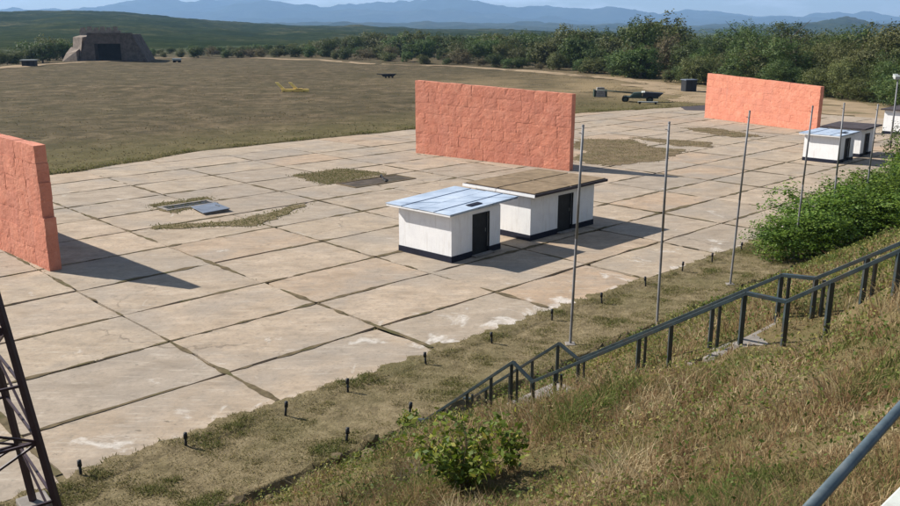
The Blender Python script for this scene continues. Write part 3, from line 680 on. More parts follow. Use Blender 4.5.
npts = [(14.45, .55), (14.2, .62), (11.36, 2.98), (10.8, 2.70), (6.24, 5.69), (5.57, 5.70), (3.98, 6.85), (1.5, 8.55)]
fpts = [(14.5, .60), (14.25, .66), (11.42, 2.96), (10.85, 2.73), (6.40, 5.64), (5.81, 5.70), (4.53, 6.56), (1.6, 8.55)]
handrail('dark handrail on the near side of the staircase', NA, npts, [14.3, 13.55, 12.75, 12.0, 11.4, 10.78, 10.2, 8.25, 7.6, 6.28, 5.55, 4.9, 4.0, 3.1, 2.2])
handrail('dark handrail on the far side of the staircase', FA, fpts, [14.35, 13.7, 12.9, 12.2, 11.45, 10.85, 9.3, 7.7, 6.42, 5.8, 5.0, 4.2, 3.2, 2.2])

# terrace railing and white kerb beside the camera
c = W(2.0, .98); root = empty('terrace_railing', (c.x, c.y, 7.42), YAW); tag(root, 'worn blue grey pipe railing in the bottom right corner', 'railing')
m = MB(); m.tube((-.8, -.12, .98), (4.6, .26, .98), .0205, n=14); m.build('rail', MAT['bluerail'], root, True)
for k, x in enumerate((-.6, 2.32, 4.5)):
    yy = -.12 + .38 * (x + .8) / 5.4
    m = MB(); m.tube((x, yy, -.02), (x, yy, .97), .022, n=10); m.build('post', MAT['black'], root, True)
kb = MB(); c0 = W(-3, 1.02); kb.box(-1.6, 9.0, .0, .265, -.25, .10)
c = W(2.0, 1.02); ko = kb.build('terrace_kerb', MAT['kerbwhite'], bevel=.012); ko.location = (c.x, c.y, 7.40); ko.rotation_euler = (0, 0, YAW); tag(ko, 'whitewashed concrete kerb in the bottom right corner', 'kerb')

# ------------------------------------------------------------------ lattice tower at the left edge
R0 = (4.75, 14.95); S = 3.1; top = 11.5; HT = 14.5; ang = math.radians(-5)
c = W(R0[0] - S / 2, R0[1] + S / 2); root = empty('lattice_tower', (c.x, c.y, 0), YAW + ang); tag(root, 'purple brown steel lattice tower cut by the left picture edge', 'tower')
def tp(i, z):
    sx, sy = ((1, -1), (1, 1), (-1, 1), (-1, -1))[i % 4]; k = S / 2 * (1 - z / HT); return Vector((sx * k, sy * k, z))
for i in range(4):
    m = MB(); m.tube(tp(i, -.2), tp(i, top), .078, .06, 4, roll=math.pi / 4); m.build('leg', MAT['tower'], root)
    w = tp(i, 0); m = MB(); m.box(w.x - .3, w.x + .3, w.y - .3, w.y + .3, -.3, .16); m.build('footing', MAT['stone'], root, bevel=.03)
lv = [0.35]
while lv[-1] < top - .6: lv.append(lv[-1] + .4 + .85 * (1 - lv[-1] / HT))
for k in range(len(lv) - 1):
    for i in range(4):
        m = MB(); m.tube(tp(i, lv[k + 1]), tp(i + 1, lv[k + 1]), .032, n=4, roll=.785); m.build('brace', MAT['tower'], root)
        p, q = (tp(i, lv[k]), tp(i + 1, lv[k + 1])) if (k + i) % 2 == 0 else (tp(i + 1, lv[k]), tp(i, lv[k + 1]))
        m = MB(); m.tube(p, q, .028, n=4, roll=.785); m.build('brace', MAT['tower'], root)

# ------------------------------------------------------------------ steel hatch and sunken pit on the apron
c = W(23.05, 43.6); root = empty('steel_hatch', (c.x, c.y, 0), YAW); tag(root, 'slate grey steel hatch plate lying beside a grassy pit on the apron', 'hatch')
m = MB(); m.hexa([(-.95, -1.1, .10), (.65, -1.2, .16), (.9, .9, .16), (-.6, 1.0, .10), (-.95, -1.1, .14), (.65, -1.2, .20), (.9, .9, .20), (-.6, 1.0, .14)]); m.build('plate', MAT['plate'], root, bevel=.01)
m = MB(); m.box(-.8, .7, -1.0, -.85, 0, .09); m.box(-.5, .7, .7, .85, .0, .09); m.build('support', MAT['stone'], root)
m = MB(); m.tube((.5, -.3, .20), (.5, .2, .20), .02, n=6); m.build('handle', MAT['black'], root)
c = W(22.9, 45.6); root = empty('pit_frame', (c.x, c.y, 0), YAW); tag(root, 'shallow concrete trough with dark inside beside the steel hatch', 'trough')
m = MB(); m.box(-1.7, 1.5, -.62, -.42, 0, .06); m.box(-1.7, 1.5, .42, .62, 0, .075); m.box(-1.7, -1.5, -.42, .42, 0, .07); m.box(1.3, 1.5, -.42, .42, 0, .065); m.build('curb', MAT['stone'], root, bevel=.02)
m = MB(); m.box(-1.49, 1.29, -.41, .41, 0, .035); m.build('bottom', MAT['navy'], root)  # dark sheet on the slab, painted as the shade of a sunken pit
c = W(36.0, 44.4); root = empty('pit_frame', (c.x, c.y, 0), YAW); tag(root, 'long grey concrete trough beside the square grass patch on the apron', 'trough')
m = MB(); m.box(-2.7, 2.6, -1.1, -.98, 0, .045); m.box(-2.7, 2.6, .9, 1.05, 0, .06); m.box(-2.7, -2.55, -.98, .9, 0, .05); m.box(2.45, 2.6, -.98, .9, 0, .05); m.build('curb', MAT['brownsoil'], root, bevel=.02)
m = MB(); m.box(-2.54, 2.44, -.97, .89, 0, .03); m.build('bottom', MAT['mud'], root)
m = MB()
for k in range(10):
    t0, t1 = k / 10, (k + 1) / 10
    m.tube((.1 + .9 * t0, -.85 + 1.7 * t0 ** .7, .05 + .3 * math.sin(3.14 * t0)), (.1 + .9 * t1, -.85 + 1.7 * t1 ** .7, .05 + .3 * math.sin(3.14 * t1)), .05, n=6)
m.build('bent_pipe', MAT['black'], root, True)

# ------------------------------------------------------------------ far things on the field
def at(x, y, z=0.0):
    """ground point seen at a view position"""
    u, e = px(x, y); d = (z - CAM_H) / e; return u * d, d
# aircraft shelter
x0, y0 = at(113, 61.5); zb = gz(x0, y0)
root = empty('aircraft_shelter', (x0, y0, zb), math.radians(8)); tag(root, 'dark trapezoid aircraft shelter with black opening far across the field', 'shelter')
def trap(yf, yb, w0, w1, h, s_=0): return [(-w0, yf, 0), (w0, yf, 0), (w0, yb, 0), (-w0, yb, 0), (-w1, yf, h), (w1, yf, h), (w1, yb, h), (-w1, yb, h)]
m = MB(); ow, oh = 4.1, 5.6; oc = -1.3
m.hexa([(-10.6, 0, -.3), (oc - ow, 0, -.3), (oc - ow, 14, -.3), (-10.6, 14, -.3), (-7.2, 0, 8.6), (oc - ow, 0, 8.6), (oc - ow, 14, 8.6), (-7.2, 14, 8.6)])
m.hexa([(oc + ow, 0, -.3), (11.0, 0, -.3), (11.0, 14, -.3), (oc + ow, 14, -.3), (oc + ow, 0, 8.6), (6.6, 0, 8.6), (6.6, 14, 8.6), (oc + ow, 14, 8.6)])
m.box(oc - ow, oc + ow, 0, 14, oh, 8.6); m.box(oc - ow, oc + ow, 10, 14, -.3, oh); m.build('shell', MAT['bunker'], root)
m = MB(); m.box(oc - ow, oc + ow, 5, 5.3, -.3, oh); m.build('door', MAT['dark'], root)  # near-black sheet across the opening, the shade inside put into its colour
m = MB(); m.hexa([(-7.5, -.25, 8.3), (6.9, -.25, 8.3), (6.9, 1.2, 8.3), (-7.5, 1.2, 8.3), (-7.2, -.25, 9.0), (6.6, -.25, 9.0), (6.6, 1.2, 9.0), (-7.2, 1.2, 9.0)]); m.build('lintel', MAT['bunker'], root)
m = MB(); m.hexa([(-14.2, 6, -.4), (-10.9, 2, -.4), (-9.5, 14, -.4), (-13.5, 16, -.4), (-13.6, 7, 7.6), (-9.6, 3, 7.6), (-8, 14, 8.4), (-12.8, 16, 8.4)]); m.build('side_revetment', MAT['bunkerlit'], root)
m = MB(); m.hexa([(-16.6, 2, -.4), (-10.9, -1, -.4), (-10.8, 4, -.4), (-15.5, 6, -.4), (-15.2, 3, 2.5), (-11.2, 0.2, 3.2), (-11.0, 4, 4), (-14.2, 6, 4.5)]); m.build('wing_wall', MAT['bunkerlit'], root)
for k in range(6):
    xx = -12.8 + k * 2.1; m = MB(); m.box(xx, xx + 1.3, 14.0, 15.4, 9.8, 10.7 + .3 * (k % 2)); m.build('parapet_block', MAT['bunkerlit'], root)
m = MB(); m.box(-13.2, -.2, 14.02, 16, 0, 9.8); m.build('rear_wall', MAT['bunkerlit'], root)
# dark shed at the left
x0, y0 = at(30, 67); root = empty('small_shed', (x0, y0, gz(x0, y0)), .15); tag(root, 'small black shed with pale flat roof at the far left', 'shed')
m = MB(); m.box(-1.7, 1.7, -1.2, 1.2, -.1, 1.55); m.build('body', MAT['black'], root)
m = MB(); m.box(-2.1, 2.0, -1.5, 1.4, 1.55, 1.8); m.build('roof', MAT['greymetal'], root)
m = MB(); m.box(-.5, .4, -1.24, -1.2, 0, 1.3); m.build('door', MAT['dark'], root)
# pale trough right of the shelter
x0, y0 = at(177, 61.5); root = empty('field_cart', (x0, y0, gz(x0, y0)), .1); tag(root, 'tiny pale cart on dark wheels right of the aircraft shelter', 'cart')
m = MB(); m.box(-1.4, 1.3, -.8, .8, .75, 1.35); m.build('tray', MAT['greymetal'], root, bevel=.05)
for s_ in (-.8, .8):
    for q in (-.75, .75): m = MB(); m.tube((s_, q - .1, .38), (s_, q + .1, .38), .4, n=14); m.build('wheel', MAT['rubber'], root)
m = MB(); m.box(-1.1, 1.1, -.5, .5, .35, .75); m.build('chassis', MAT['black'], root)
# yellow tow frame
x0, y0 = at(292, 92.5); root = empty('yellow_frame', (x0, y0, gz(x0, y0)), 0); root.scale = (.78, .78, .78); tag(root, 'yellow steel frame with two raised arms lying in the field', 'frame')
m = MB(); m.box(-2.1, 3.6, -.35, .35, .12, .7); m.build('beam', MAT['yellow'], root, bevel=.03)
for s_ in (-1.5, 1.3):
    m = MB(); m.hexa([(s_ - .4, -.25, .3), (s_ + .5, -.25, .3), (s_ + .5, .25, .3), (s_ - .4, .25, .3), (s_ - 2.1, .5, 2.0), (s_ - 1.4, .5, 2.0), (s_ - 1.4, .9, 2.0), (s_ - 2.1, .9, 2.0)]); m.build('arm', MAT['yellow'], root, bevel=.02)
for s_ in (-1.6, .2, 2.6): m = MB(); m.tube((s_, -.5, .18), (s_, .5, .18), .09, n=8); m.build('foot', MAT['black'], root)
m = MB(); m.box(.9, 2.2, -.35, .35, .5, .78); m.build('hub_plate', MAT['yellow'], root, bevel=.02)
# black trailer piece
x0, y0 = at(388, 77.5); root = empty('plough', (x0, y0, gz(x0, y0)), .1); root.scale = (.72, .72, .8); tag(root, 'black low plough shaped implement standing in the field', 'implement')
m = MB(); m.hexa([(-1.5, -.4, .45), (1.6, -.4, .45), (1.6, .4, .45), (-1.5, .4, .45), (-2.2, -.5, 1.15), (2.6, -.5, 1.2), (2.6, .5, 1.2), (-2.2, .5, 1.15)]); m.build('frame', MAT['black'], root)
m = MB(); m.hexa([(-3.4, -.1, 1.1), (-2.0, -.1, .9), (-2.0, .1, .9), (-3.4, .1, 1.1), (-3.4, -.1, 1.28), (-2.0, -.1, 1.15), (-2.0, .1, 1.15), (-3.4, .1, 1.28)]); m.build('drawbar', MAT['black'], root)
for s_ in (-.8, .2, 1.2): m = MB(); m.hexa([(s_, -.1, -.05), (s_ + .3, -.1, -.05), (s_ + .3, .1, -.05), (s_, .1, -.05), (s_ - .2, -.1, .5), (s_ + .4, -.1, .5), (s_ + .4, .1, .5), (s_ - .2, .1, .5)]); m.build('share', MAT['black'], root)
# black cabinet near the far wall
x0, y0 = at(688.5, 91.5); root = empty('black_cabinet', (x0, y0, gz(x0, y0)), .25); tag(root, 'black box shaped cabinet on the verge left of the farthest orange wall', 'cabinet')
m = MB(); m.box(-1.0, 1.0, -.8, .8, 0, 1.85); m.build('body', MAT['black'], root, bevel=.03)
m = MB(); m.box(-1.1, 1.1, -.9, .9, 1.85, 1.98); m.build('lid', MAT['plate'], root)
for s_ in (-.95, .03): m = MB(); m.box(s_, s_ + .92, -.84, -.8, .1, 1.75); m.build('door', MAT['navy'], root)
# parked field gun trailer beside the apron
def wheel(root, x, y, r, w=.28):
    m = MB(); m.tube((x, y - w / 2, r), (x, y + w / 2, r), r, n=18); o = m.build('wheel', MAT['rubber'], root, bevel=.03)
    m = MB(); m.tube((x, y - w / 2 - .01, r), (x, y + w / 2 + .01, r), r * .55, n=14); m.build('rim', MAT['army'], o)
x0, y0 = at(640, 102.5); root = empty('army_trailer', (x0, y0, gz(x0, y0)), math.radians(-12)); root.scale = (1.08, 1, .9); tag(root, 'dark army trailer with sloping cover and long boom beside the apron', 'trailer')
m = MB(); m.box(-2.1, 2.3, -.9, .9, .62, .85); m.build('chassis', MAT['army'], root)
for x in (-1.9, 1.2):
    for y in (-.95, .95): wheel(root, x, y, .46)
m = MB(); m.hexa([(-1.4, -.85, .85), (.2, -.85, .85), (.2, .85, .85), (-1.4, .85, .85), (-.9, -.7, 1.45), (.25, -.75, 1.55), (.25, .75, 1.55), (-.9, .7, 1.45)]); m.build('cab', MAT['army'], root, bevel=.06)
m = MB(); m.hexa([(.25, -.9, .85), (2.35, -.9, .85), (2.35, .9, .85), (.25, .9, .85), (.3, -.8, 1.6), (2.9, -.8, 1.45), (2.9, .8, 1.45), (.3, .8, 1.6)]); m.build('cover', MAT['navy'], root, bevel=.05)
m = MB(); m.hexa([(.1, -.92, 1.45), (.55, -.92, 1.5), (.55, .3, 1.62), (.1, .3, 1.57), (.1, -.92, 1.52), (.55, -.92, 1.57), (.55, .3, 1.70), (.1, .3, 1.67)]); m.build('pale_panel', MAT['kerbwhite'], root)
m = MB(); m.tube((-.9, 0, 1.35), (-5.6, .7, 1.72), .11, .07, 8); m.build('boom', MAT['army'], root, True)
x0, y0 = at(648, 105.2); root = empty('tow_bar', (x0, y0, gz(x0, y0)), math.radians(-14)); tag(root, 'low pale tow bar on the ground in front of the army trailer', 'tow bar')
m = MB(); m.box(-1.4, 1.3, -.22, .22, .18, .34); m.build('bar', MAT['greymetal'], root, bevel=.02)
for x in (-1.1, 1.0): m = MB(); m.tube((x, -.4, .16), (x, .4, .16), .16, n=12); m.build('roller', MAT['rubber'], root)
x0, y0 = at(600, 97.5); root = empty('boom_stand', (x0, y0, gz(x0, y0)), 0); tag(root, 'pale grey block shaped stand under the end of the trailer boom', 'stand')
m = MB(); m.hexa([(-.75, -.6, .0), (.75, -.6, .0), (.75, .6, 0), (-.75, .6, 0), (-.55, -.45, 1.45), (.55, -.45, 1.45), (.55, .45, 1.45), (-.55, .45, 1.45)]); m.build('block', MAT['stone'], root, bevel=.04)
for s_ in (-1.0, .75): m = MB(); m.box(s_, s_ + .22, -.5, .5, 0, 1.1); m.build('leg', MAT['army'], root)

# ------------------------------------------------------------------ grass, weeds
def blades(name, pts, h, w, tint, mat, label, lean=.45, seed=1):
    r = np.random.default_rng(seed); n = len(pts)
    az = r.uniform(0, 6.283, n); fa = r.uniform(0, 6.283, n)
    ln = h * lean * r.uniform(.2, 1.5, n)
    dx, dy = np.cos(az) * ln, np.sin(az) * ln; wx, wy = np.cos(fa) * w * .5, np.sin(fa) * w * .5
    z0 = pts[:, 2] - .02
    V = np.empty((n, 5, 3), np.float32)
    V[:, 0] = np.stack([pts[:, 0] - wx, pts[:, 1] - wy, z0], 1); V[:, 1] = np.stack([pts[:, 0] + wx, pts[:, 1] + wy, z0], 1)
    mx_, my_ = pts[:, 0] + dx * .35, pts[:, 1] + dy * .35
    V[:, 2] = np.stack([mx_ + wx * .8, my_ + wy * .8, z0 + h * .6], 1); V[:, 3] = np.stack([mx_ - wx * .8, my_ - wy * .8, z0 + h * .6], 1)
    V[:, 4] = np.stack([pts[:, 0] + dx, pts[:, 1] + dy, z0 + h * (.98 - .25 * (ln / np.maximum(h, 1e-3)))], 1)
    i0 = np.arange(n)[:, None] * 5
    T = np.concatenate([i0 + np.array([[0, 1, 2]]), i0 + np.array([[0, 2, 3]]), i0 + np.array([[3, 2, 4]])], 0)
    o = np_mesh(name, V.reshape(-1, 3), T, mat, tint=np.repeat(tint, 5)); tag(o, label, 'grass', None, 'stuff'); return o
def xyz(a, b):
    x = a * AX[0] + b * BX[0]; y = a * AX[1] + b * BX[1]; return np.stack([x, y, ground_z(x, y)], 1)
def in_view(P, m=.06):
    d = np.maximum(P[:, 1], .1); return (P[:, 1] > .8) & (np.abs(P[:, 0] / d) < .56 + m)
r = np.random.default_rng(21)
# tall dry grass on the slope, denser close to the camera
AL = []; 
N = 3600000
a = 1.0 + 75 * r.random(N) ** 1.9; b = 1.35 + 13.9 * r.random(N)
x = a * AX[0] + b * BX[0]; y = a * AX[1] + b * BX[1]; d = np.hypot(x, y) + 1e-3
pdf = (a - 1.0 + 1e-3) ** (1 / 1.9 - 1)          # sampling density in a
want = np.clip(90000 / d ** 2, 45, 3600) ; have = N / (75 ** (1 / 1.9) * 1.9 * 13.9) * pdf
clump = .72 + .28 * np.clip(wob(x, y, 1.6, 1) + .4 * wob(x, y, .6, 2) + .35, -.6, 1.2)
keep = r.random(N) < np.clip(want / have * clump, 0, 1)
onstair = (a > NA - .02) & (a < FA + .05) & (b > 1.3) & (b < 14.5)
keep &= ~(onstair & (r.random(N) > .75))
keep &= ~((b < 1.38) & (a < 11))
a, b = a[keep], b[keep]; P = xyz(a, b); v = in_view(P); P = P[v]; a = a[v]; b = b[v]
d = np.hypot(P[:, 0], P[:, 1]); n = len(P)
hh = (.20 + .16 * wob(P[:, 0], P[:, 1], 2.3, 3) + .16 * np.clip(wob(P[:, 0], P[:, 1], 7, 1), -.5, 1)) * (.55 + .8 * r.random(n))
hh = np.clip(hh, .09, .62) * ss(15.4, 13.6, b).clip(.3, 1) * np.where((a > NA - .1) & (a < FA + .1), .5, 1)
tint = np.clip(.50 + .36 * wob(P[:, 0], P[:, 1], 3.2, 2) + .26 * wob(P[:, 0], P[:, 1], 1.0, 1) + .2 * r.standard_normal(n), 0, 1)
blades('dry_grass', P, hh, (.002 + .0008 * d) * r.uniform(.4, 1.5, n), tint, MAT['dry'], 'dry straw coloured grass covering the slope', .85, 3)
print('slope blades', n)
# short grass in the strip between the apron and the slope
N = 220000; a = 2 + 48 * r.random(N) ** 1.5; b = 15.0 + 4.2 * r.random(N)
P = xyz(a, b); green = wob(P[:, 0], P[:, 1], 3.1, 2) + .6 * wob(P[:, 0], P[:, 1], 1.1, 1)
fade = ss(.12, -.25, b - np.interp(a, VERGE[0], VERGE[1])); keep = (r.random(N) < fade * np.clip(.5 + .5 * green, .12, 1)) & in_view(P)
bald = (np.hypot(a - 12.6, (b - 16.6) * 1.2) < 1.1); keep &= ~(bald & (r.random(N) > .1))
P = P[keep]; n = len(P); P[:, 2] = np.where(b[keep] > 18.05, .018, P[:, 2]); green = green[keep]
blades('short_grass', P, r.uniform(.03, .09, n) * (1 + .6 * np.clip(green, 0, 1)), r.uniform(.010, .024, n), np.clip(.56 - .36 * green + .2 * r.standard_normal(n), 0, 1), MAT['lawn'], 'short patchy grass along the near apron edge', .9, 4)
# tufts over the wide field beyond the apron
N = 90000; a = -10 + 190 * r.random(N); b = 62.6 + 150 * r.random(N) ** 1.8
eb = edge_at(a); keep = (b > eb + .05); P = xyz(a, b); keep &= in_view(P) & (r.random(N) < .35 + .5 * np.clip(wob(P[:, 0], P[:, 1], 11, 2), -.5, 1))
P = P[keep]; n = len(P); g = wob(P[:, 0], P[:, 1], 14, 1)
blades('field_grass', P, r.uniform(.05, .15, n), r.uniform(.05, .13, n), np.clip(.5 - .25 * g + .22 * r.standard_normal(n), 0, 1), MAT['fieldgrass'], 'worn olive brown grass of the wide field', 1.1, 5)
# grass along the far apron edge
N = 14000; a = -5 + 110 * r.random(N); b = edge_at(a) - .12 + 1.3 * r.random(N) ** 2
P = xyz(a, b); P = P[in_view(P) & (r.random(N) < .45 + .6 * wob(a, b * 0, 8, 3))]; n = len(P)
blades('edge_grass', P, r.uniform(.06, .26, n), r.uniform(.03, .07, n), np.clip(.35 + .25 * r.standard_normal(n), 0, 1), MAT['lawn'], 'green grass fringe along the far apron edge', .8, 6)
# weeds in the slab joints and on the overgrown patches
QA = []; QB = []
for rb in rows[1:9]:
    k = 1500; aa = -2 + 95 * r.random(k); s_ = wob(aa, np.full(k, rb * 3.1), 9, 1) + wob(aa, np.full(k, rb), 3, 2)
    kk = s_ > (-.1 if rb in (25.3, 28.95) else .5); QA.append(aa[kk]); QB.append(np.full(kk.sum(), rb) + r.normal(0, .03, kk.sum()))
for ca in cols:
    k = 350; bb = 19 + 42 * r.random(k); s_ = wob(bb, np.full(k, ca * 2.3), 8, 2); kk = s_ > .35; QA.append(np.full(kk.sum(), ca) + r.normal(0, .03, kk.sum())); QB.append(bb[kk])
a = np.concatenate(QA); b = np.concatenate(QB); P = xyz(a, b); P[:, 2] = -.04; P = P[in_view(P)]; n = len(P)
blades('joint_weeds', P, r.uniform(.05, .12, n), r.uniform(.02, .05, n), np.clip(.3 + .3 * r.random(n), 0, 1), MAT['lawn'], 'thin weeds growing in the slab joints', 1.2, 7)
QA = []; QB = []
def inside(poly, a, b):
    res = np.zeros(len(a), bool); n = len(poly)
    for k in range(n):
        (x1, y1), (x2, y2) = poly[k], poly[(k + 1) % n]
        c_ = ((y1 > b) != (y2 > b)) & (a < (x2 - x1) * (b - y1) / ((y2 - y1) if y2 != y1 else 1e-9) + x1); res ^= c_
    return res
for k, pp in enumerate(PATCHES):
    A_ = np.array(pp); lo = A_.min(0) - .7; hi = A_.max(0) + .7; area = np.prod(hi - lo); m_ = int(area * (170 if k < 3 else 60))
    aa = lo[0] + (hi[0] - lo[0]) * r.random(m_); bb = lo[1] + (hi[1] - lo[1]) * r.random(m_); kk = inside(pp, aa + r.normal(0, .28, m_), bb + r.normal(0, .28, m_)); QA.append(aa[kk]); QB.append(bb[kk])
a = np.concatenate(QA); b = np.concatenate(QB); P = xyz(a, b); P[:, 2] = .02; n = len(P)
blades('patch_grass', P, r.uniform(.03, .11, n), r.uniform(.025, .06, n), np.clip(.2 + .18 * r.standard_normal(n) + .3 * (a > 50), 0, 1), MAT['lawn'], 'olive grass growing over missing slabs of the apron', 1.0, 8)

def leaves(cent, size, r, flat=.0, aspect=1.7, tint=None, out=None):
    """leaf quads (4-point lozenges) with random orientation round given points"""
    n = len(cent); u = r.standard_normal((n, 3)); u /= np.linalg.norm(u, axis=1)[:, None]
    w = r.standard_normal((n, 3)); w[:, 2] *= (1 - flat); u[:, 2] *= (1 - flat)
    if out is not None:
        nn = out / (np.linalg.norm(out, axis=1)[:, None] + 1e-6) + .45 * r.standard_normal((n, 3)); nn /= np.linalg.norm(nn, axis=1)[:, None]
        u -= (u * nn).sum(1)[:, None] * nn; w = np.cross(nn, u)
    u /= np.linalg.norm(u, axis=1)[:, None]; w -= (w * u).sum(1)[:, None] * u; w /= np.linalg.norm(w, axis=1)[:, None] + 1e-6
    s_ = (size * r.uniform(.6, 1.35, n))[:, None] if np.isscalar(size) else (size * r.uniform(.7, 1.3, n))[:, None]
    V = np.stack([cent - u * s_ * .5 * aspect, cent + w * s_ * .42, cent + u * s_ * .5 * aspect, cent - w * s_ * .42], 1)
    F = np.arange(4 * n).reshape(n, 4); return V.reshape(-1, 3), F
# leafy weeds scattered through the slope grass
N = 85000; a = 2 + 45 * r.random(N) ** 1.5; b = 1.8 + 12.8 * r.random(N); P = xyz(a, b)
sel = in_view(P) & (wob(P[:, 0], P[:, 1], 3.4, 1) + .7 * wob(P[:, 0], P[:, 1], 1.2, 3) > -.25) & ~((a > NA - .1) & (a < FA + .1) & (r.random(N) > .25)); P = P[sel]
d = np.hypot(P[:, 0], P[:, 1]); P[:, 2] += .05 + .3 * r.random(len(P)) ** 1.5
Vw, Fw = leaves(P, .014 + .0016 * d, r, .2); tw = np.repeat(np.clip(.45 + .3 * wob(P[:, 0], P[:, 1], 4, 2) + .25 * r.standard_normal(len(P)), 0, 1), 4)
tag(np_mesh('slope_weeds', Vw, Fw, MAT['weed'], tint=tw), 'small green and yellowing weeds among the slope grass', 'weeds', None, 'stuff')
# fallen dry litter and dark clods on the ledge at the toe of the slope
rr = random.Random(5)
for k in range(26):
    a_ = 5.5 + 7.5 * k / 26 + rr.uniform(-.1, .1); b_ = 14.75 + rr.uniform(-.3, .3); w = W(a_, b_); s_ = rr.uniform(.10, .26)
    bm = bmesh.new(); bmesh.ops.create_icosphere(bm, subdivisions=2, radius=s_)
    for v_ in bm.verts: v_.co *= 1 + .3 * math.sin(v_.co.x * 19 + k) * math.cos(v_.co.y * 23 + 2 * k); v_.co.z *= .45
    me = bpy.data.meshes.new('soil_clod'); bm.to_mesh(me); bm.free(); me.materials.append(MAT['joint'])
    o = link(bpy.data.objects.new('soil_clod', me)); o.location = (w.x, w.y, gz(w.x, w.y) + s_ * .12); o.rotation_euler = (0, 0, rr.uniform(0, 6))
    tag(o, 'dark earth clod on the ledge below the slope', 'clod', 'earth clods along the ledge')

# ------------------------------------------------------------------ bushes and trees
def crown_mesh(name, mat, clumps, per, cr, leaf, seed, shape=(1, 1, 1), lift=.0, hollow=.5, lobes=5):
    """unit-ish crown (radius about 1, z from 0 to 2) of leaf clumps gathered into lobes"""
    r = np.random.default_rng(seed)
    lc = []
    for k in range(lobes):
        t = r.uniform(0, 6.283); q = r.uniform(.15, .62); lc.append((q * math.cos(t), q * math.sin(t), r.uniform(.45, 1.45), r.uniform(.34, .62)))
    lc.append((0, 0, 1.0, .7)); lc = np.array(lc)
    pick = r.integers(0, len(lc), clumps); u = r.standard_normal((clumps, 3)); u /= np.linalg.norm(u, axis=1)[:, None]
    rad = lc[pick, 3] * (hollow + (1 - hollow) * r.random(clumps)) * (1 + .18 * r.standard_normal(clumps))
    OUT = u * np.array([1, 1, .8]) + np.array([0, 0, .25]); C = lc[pick, :3] + u * rad[:, None]; C[:, 2] = np.maximum(C[:, 2], .12 + .25 * r.random(clumps))
    C[:, 2] = (C[:, 2] - C[:, 2].min()) / (np.percentile(C[:, 2], 99.5) - C[:, 2].min()) * 1.95; C[:, :2] /= np.percentile(np.hypot(C[:, 0], C[:, 1]), 92)
    C = C * np.array(shape); C[:, 2] += lift
    n = clumps * per; off = r.standard_normal((n, 3)) * cr * np.repeat(r.uniform(.6, 1.3, clumps), per)[:, None]
    cen = np.repeat(C, per, 0) + off
    V, F = leaves(cen, leaf, r, .1, 1.4, None, np.repeat(OUT, per, 0) + off / cr * .35)
    tint = np.clip(np.repeat(r.uniform(.1, .8, clumps), per) + .18 * r.standard_normal(n), 0, 1)
    o = np_mesh(name, V, F, mat, tint=np.repeat(tint, 4)); me = o.data; bpy.data.objects.remove(o); return me
def trunk_mesh(name, seed, r0=.075, top=1.25, stems=1, lean=.1):
    r = random.Random(seed); m = MB()
    for s_ in range(stems):
        x = r.uniform(-.12, .12) * (stems > 1); y = r.uniform(-.12, .12) * (stems > 1); p = Vector((x, y, -.06)); d = Vector((r.uniform(-lean, lean) + x, r.uniform(-lean, lean) + y, 1)).normalized()
        rad = r0 / (1 + .4 * (stems - 1)); n = 5
        for k in range(n):
            q = p + d * (top / n); m.tube(p, q, rad, rad * .8, 7, False); p = q; rad *= .8
            d = (d + Vector((r.uniform(-.2, .2), r.uniform(-.2, .2), 0))).normalized()
            if k >= 1:
                for _ in range(2):
                    t = r.uniform(0, 6.28); e = p + Vector((math.cos(t) * .45, math.sin(t) * .45, r.uniform(.2, .45))); m.tube(p, e, rad * .55, rad * .15, 5, False)
    me = bpy.data.meshes.new(name); me.from_pydata(m.v, [], m.f); me.update(); me.materials.append(MAT['bark']); return me
TRUNK = [trunk_mesh('trunk', k) for k in range(3)]; STEMS = [trunk_mesh('stems', 20 + k, .05, 1.0, 4, .35) for k in range(2)]
def kinds(mat, seed, clumps, per, cr, leaf): return [crown_mesh('crown', mat, clumps, per, cr, leaf, seed + k, (1, 1, 1), 0, .68, 5 + 2 * k) for k in range(3)]
CR = {'tree': kinds(MAT['tree'], 100, 330, 26, .085, .066), 'olive': kinds(MAT['treeolive'], 200, 310, 26, .09, .066), 'brown': kinds(MAT['treebrown'], 300, 260, 22, .10, .06),
      'neartree': kinds(MAT['tree'], 400, 460, 34, .075, .042), 'nearolive': kinds(MAT['treeolive'], 500, 440, 34, .08, .042), 'bush': kinds(MAT['bush'], 600, 480, 24, .085, .05)}
rt = random.Random(77)
def tree(name, label, group, x, y, h, wid, kind, cat='tree', shrub=False, dz=0.0):
    z = gz(x, y) + dz; root = empty(name, (x, y, z), rt.uniform(0, 6.28)); tag(root, label, cat, group)
    cm = rt.choice(CR[kind]); zmax = 2.05
    base = .0 if shrub else h * .12
    c = bpy.data.objects.new('crown', cm); link(c, root); c.scale = (wid, wid * rt.uniform(.85, 1.15), (h - base) / zmax); c.location = (0, 0, base * .6)
    t = bpy.data.objects.new('stems' if shrub else 'trunk', rt.choice(STEMS if shrub else TRUNK)); link(t, root); s_ = h * (.55 if shrub else .6); t.scale = (s_ * (.8 if shrub else 1), s_ * (.8 if shrub else 1), s_)
    return root
SKY = [(-60, 36), (0, 47), (20, 46), (40, 36), (55, 35), (68, 40), (80, 50), (150, 48), (200, 46), (250, 45), (300, 44), (325, 38), (350, 31), (400, 30), (450, 30.5), (490, 30), (520, 29), (545, 27), (575, 22.5), (590, 25), (610, 30), (625, 22), (648, 14), (662, 17), (680, 29), (705, 28), (722, 30), (745, 20), (760, 29), (790, 24), (820, 25), (850, 23), (880, 23), (960, 16)]
SX = np.array([s_[0] for s_ in SKY]); SY = np.array([s_[1] for s_ in SKY])
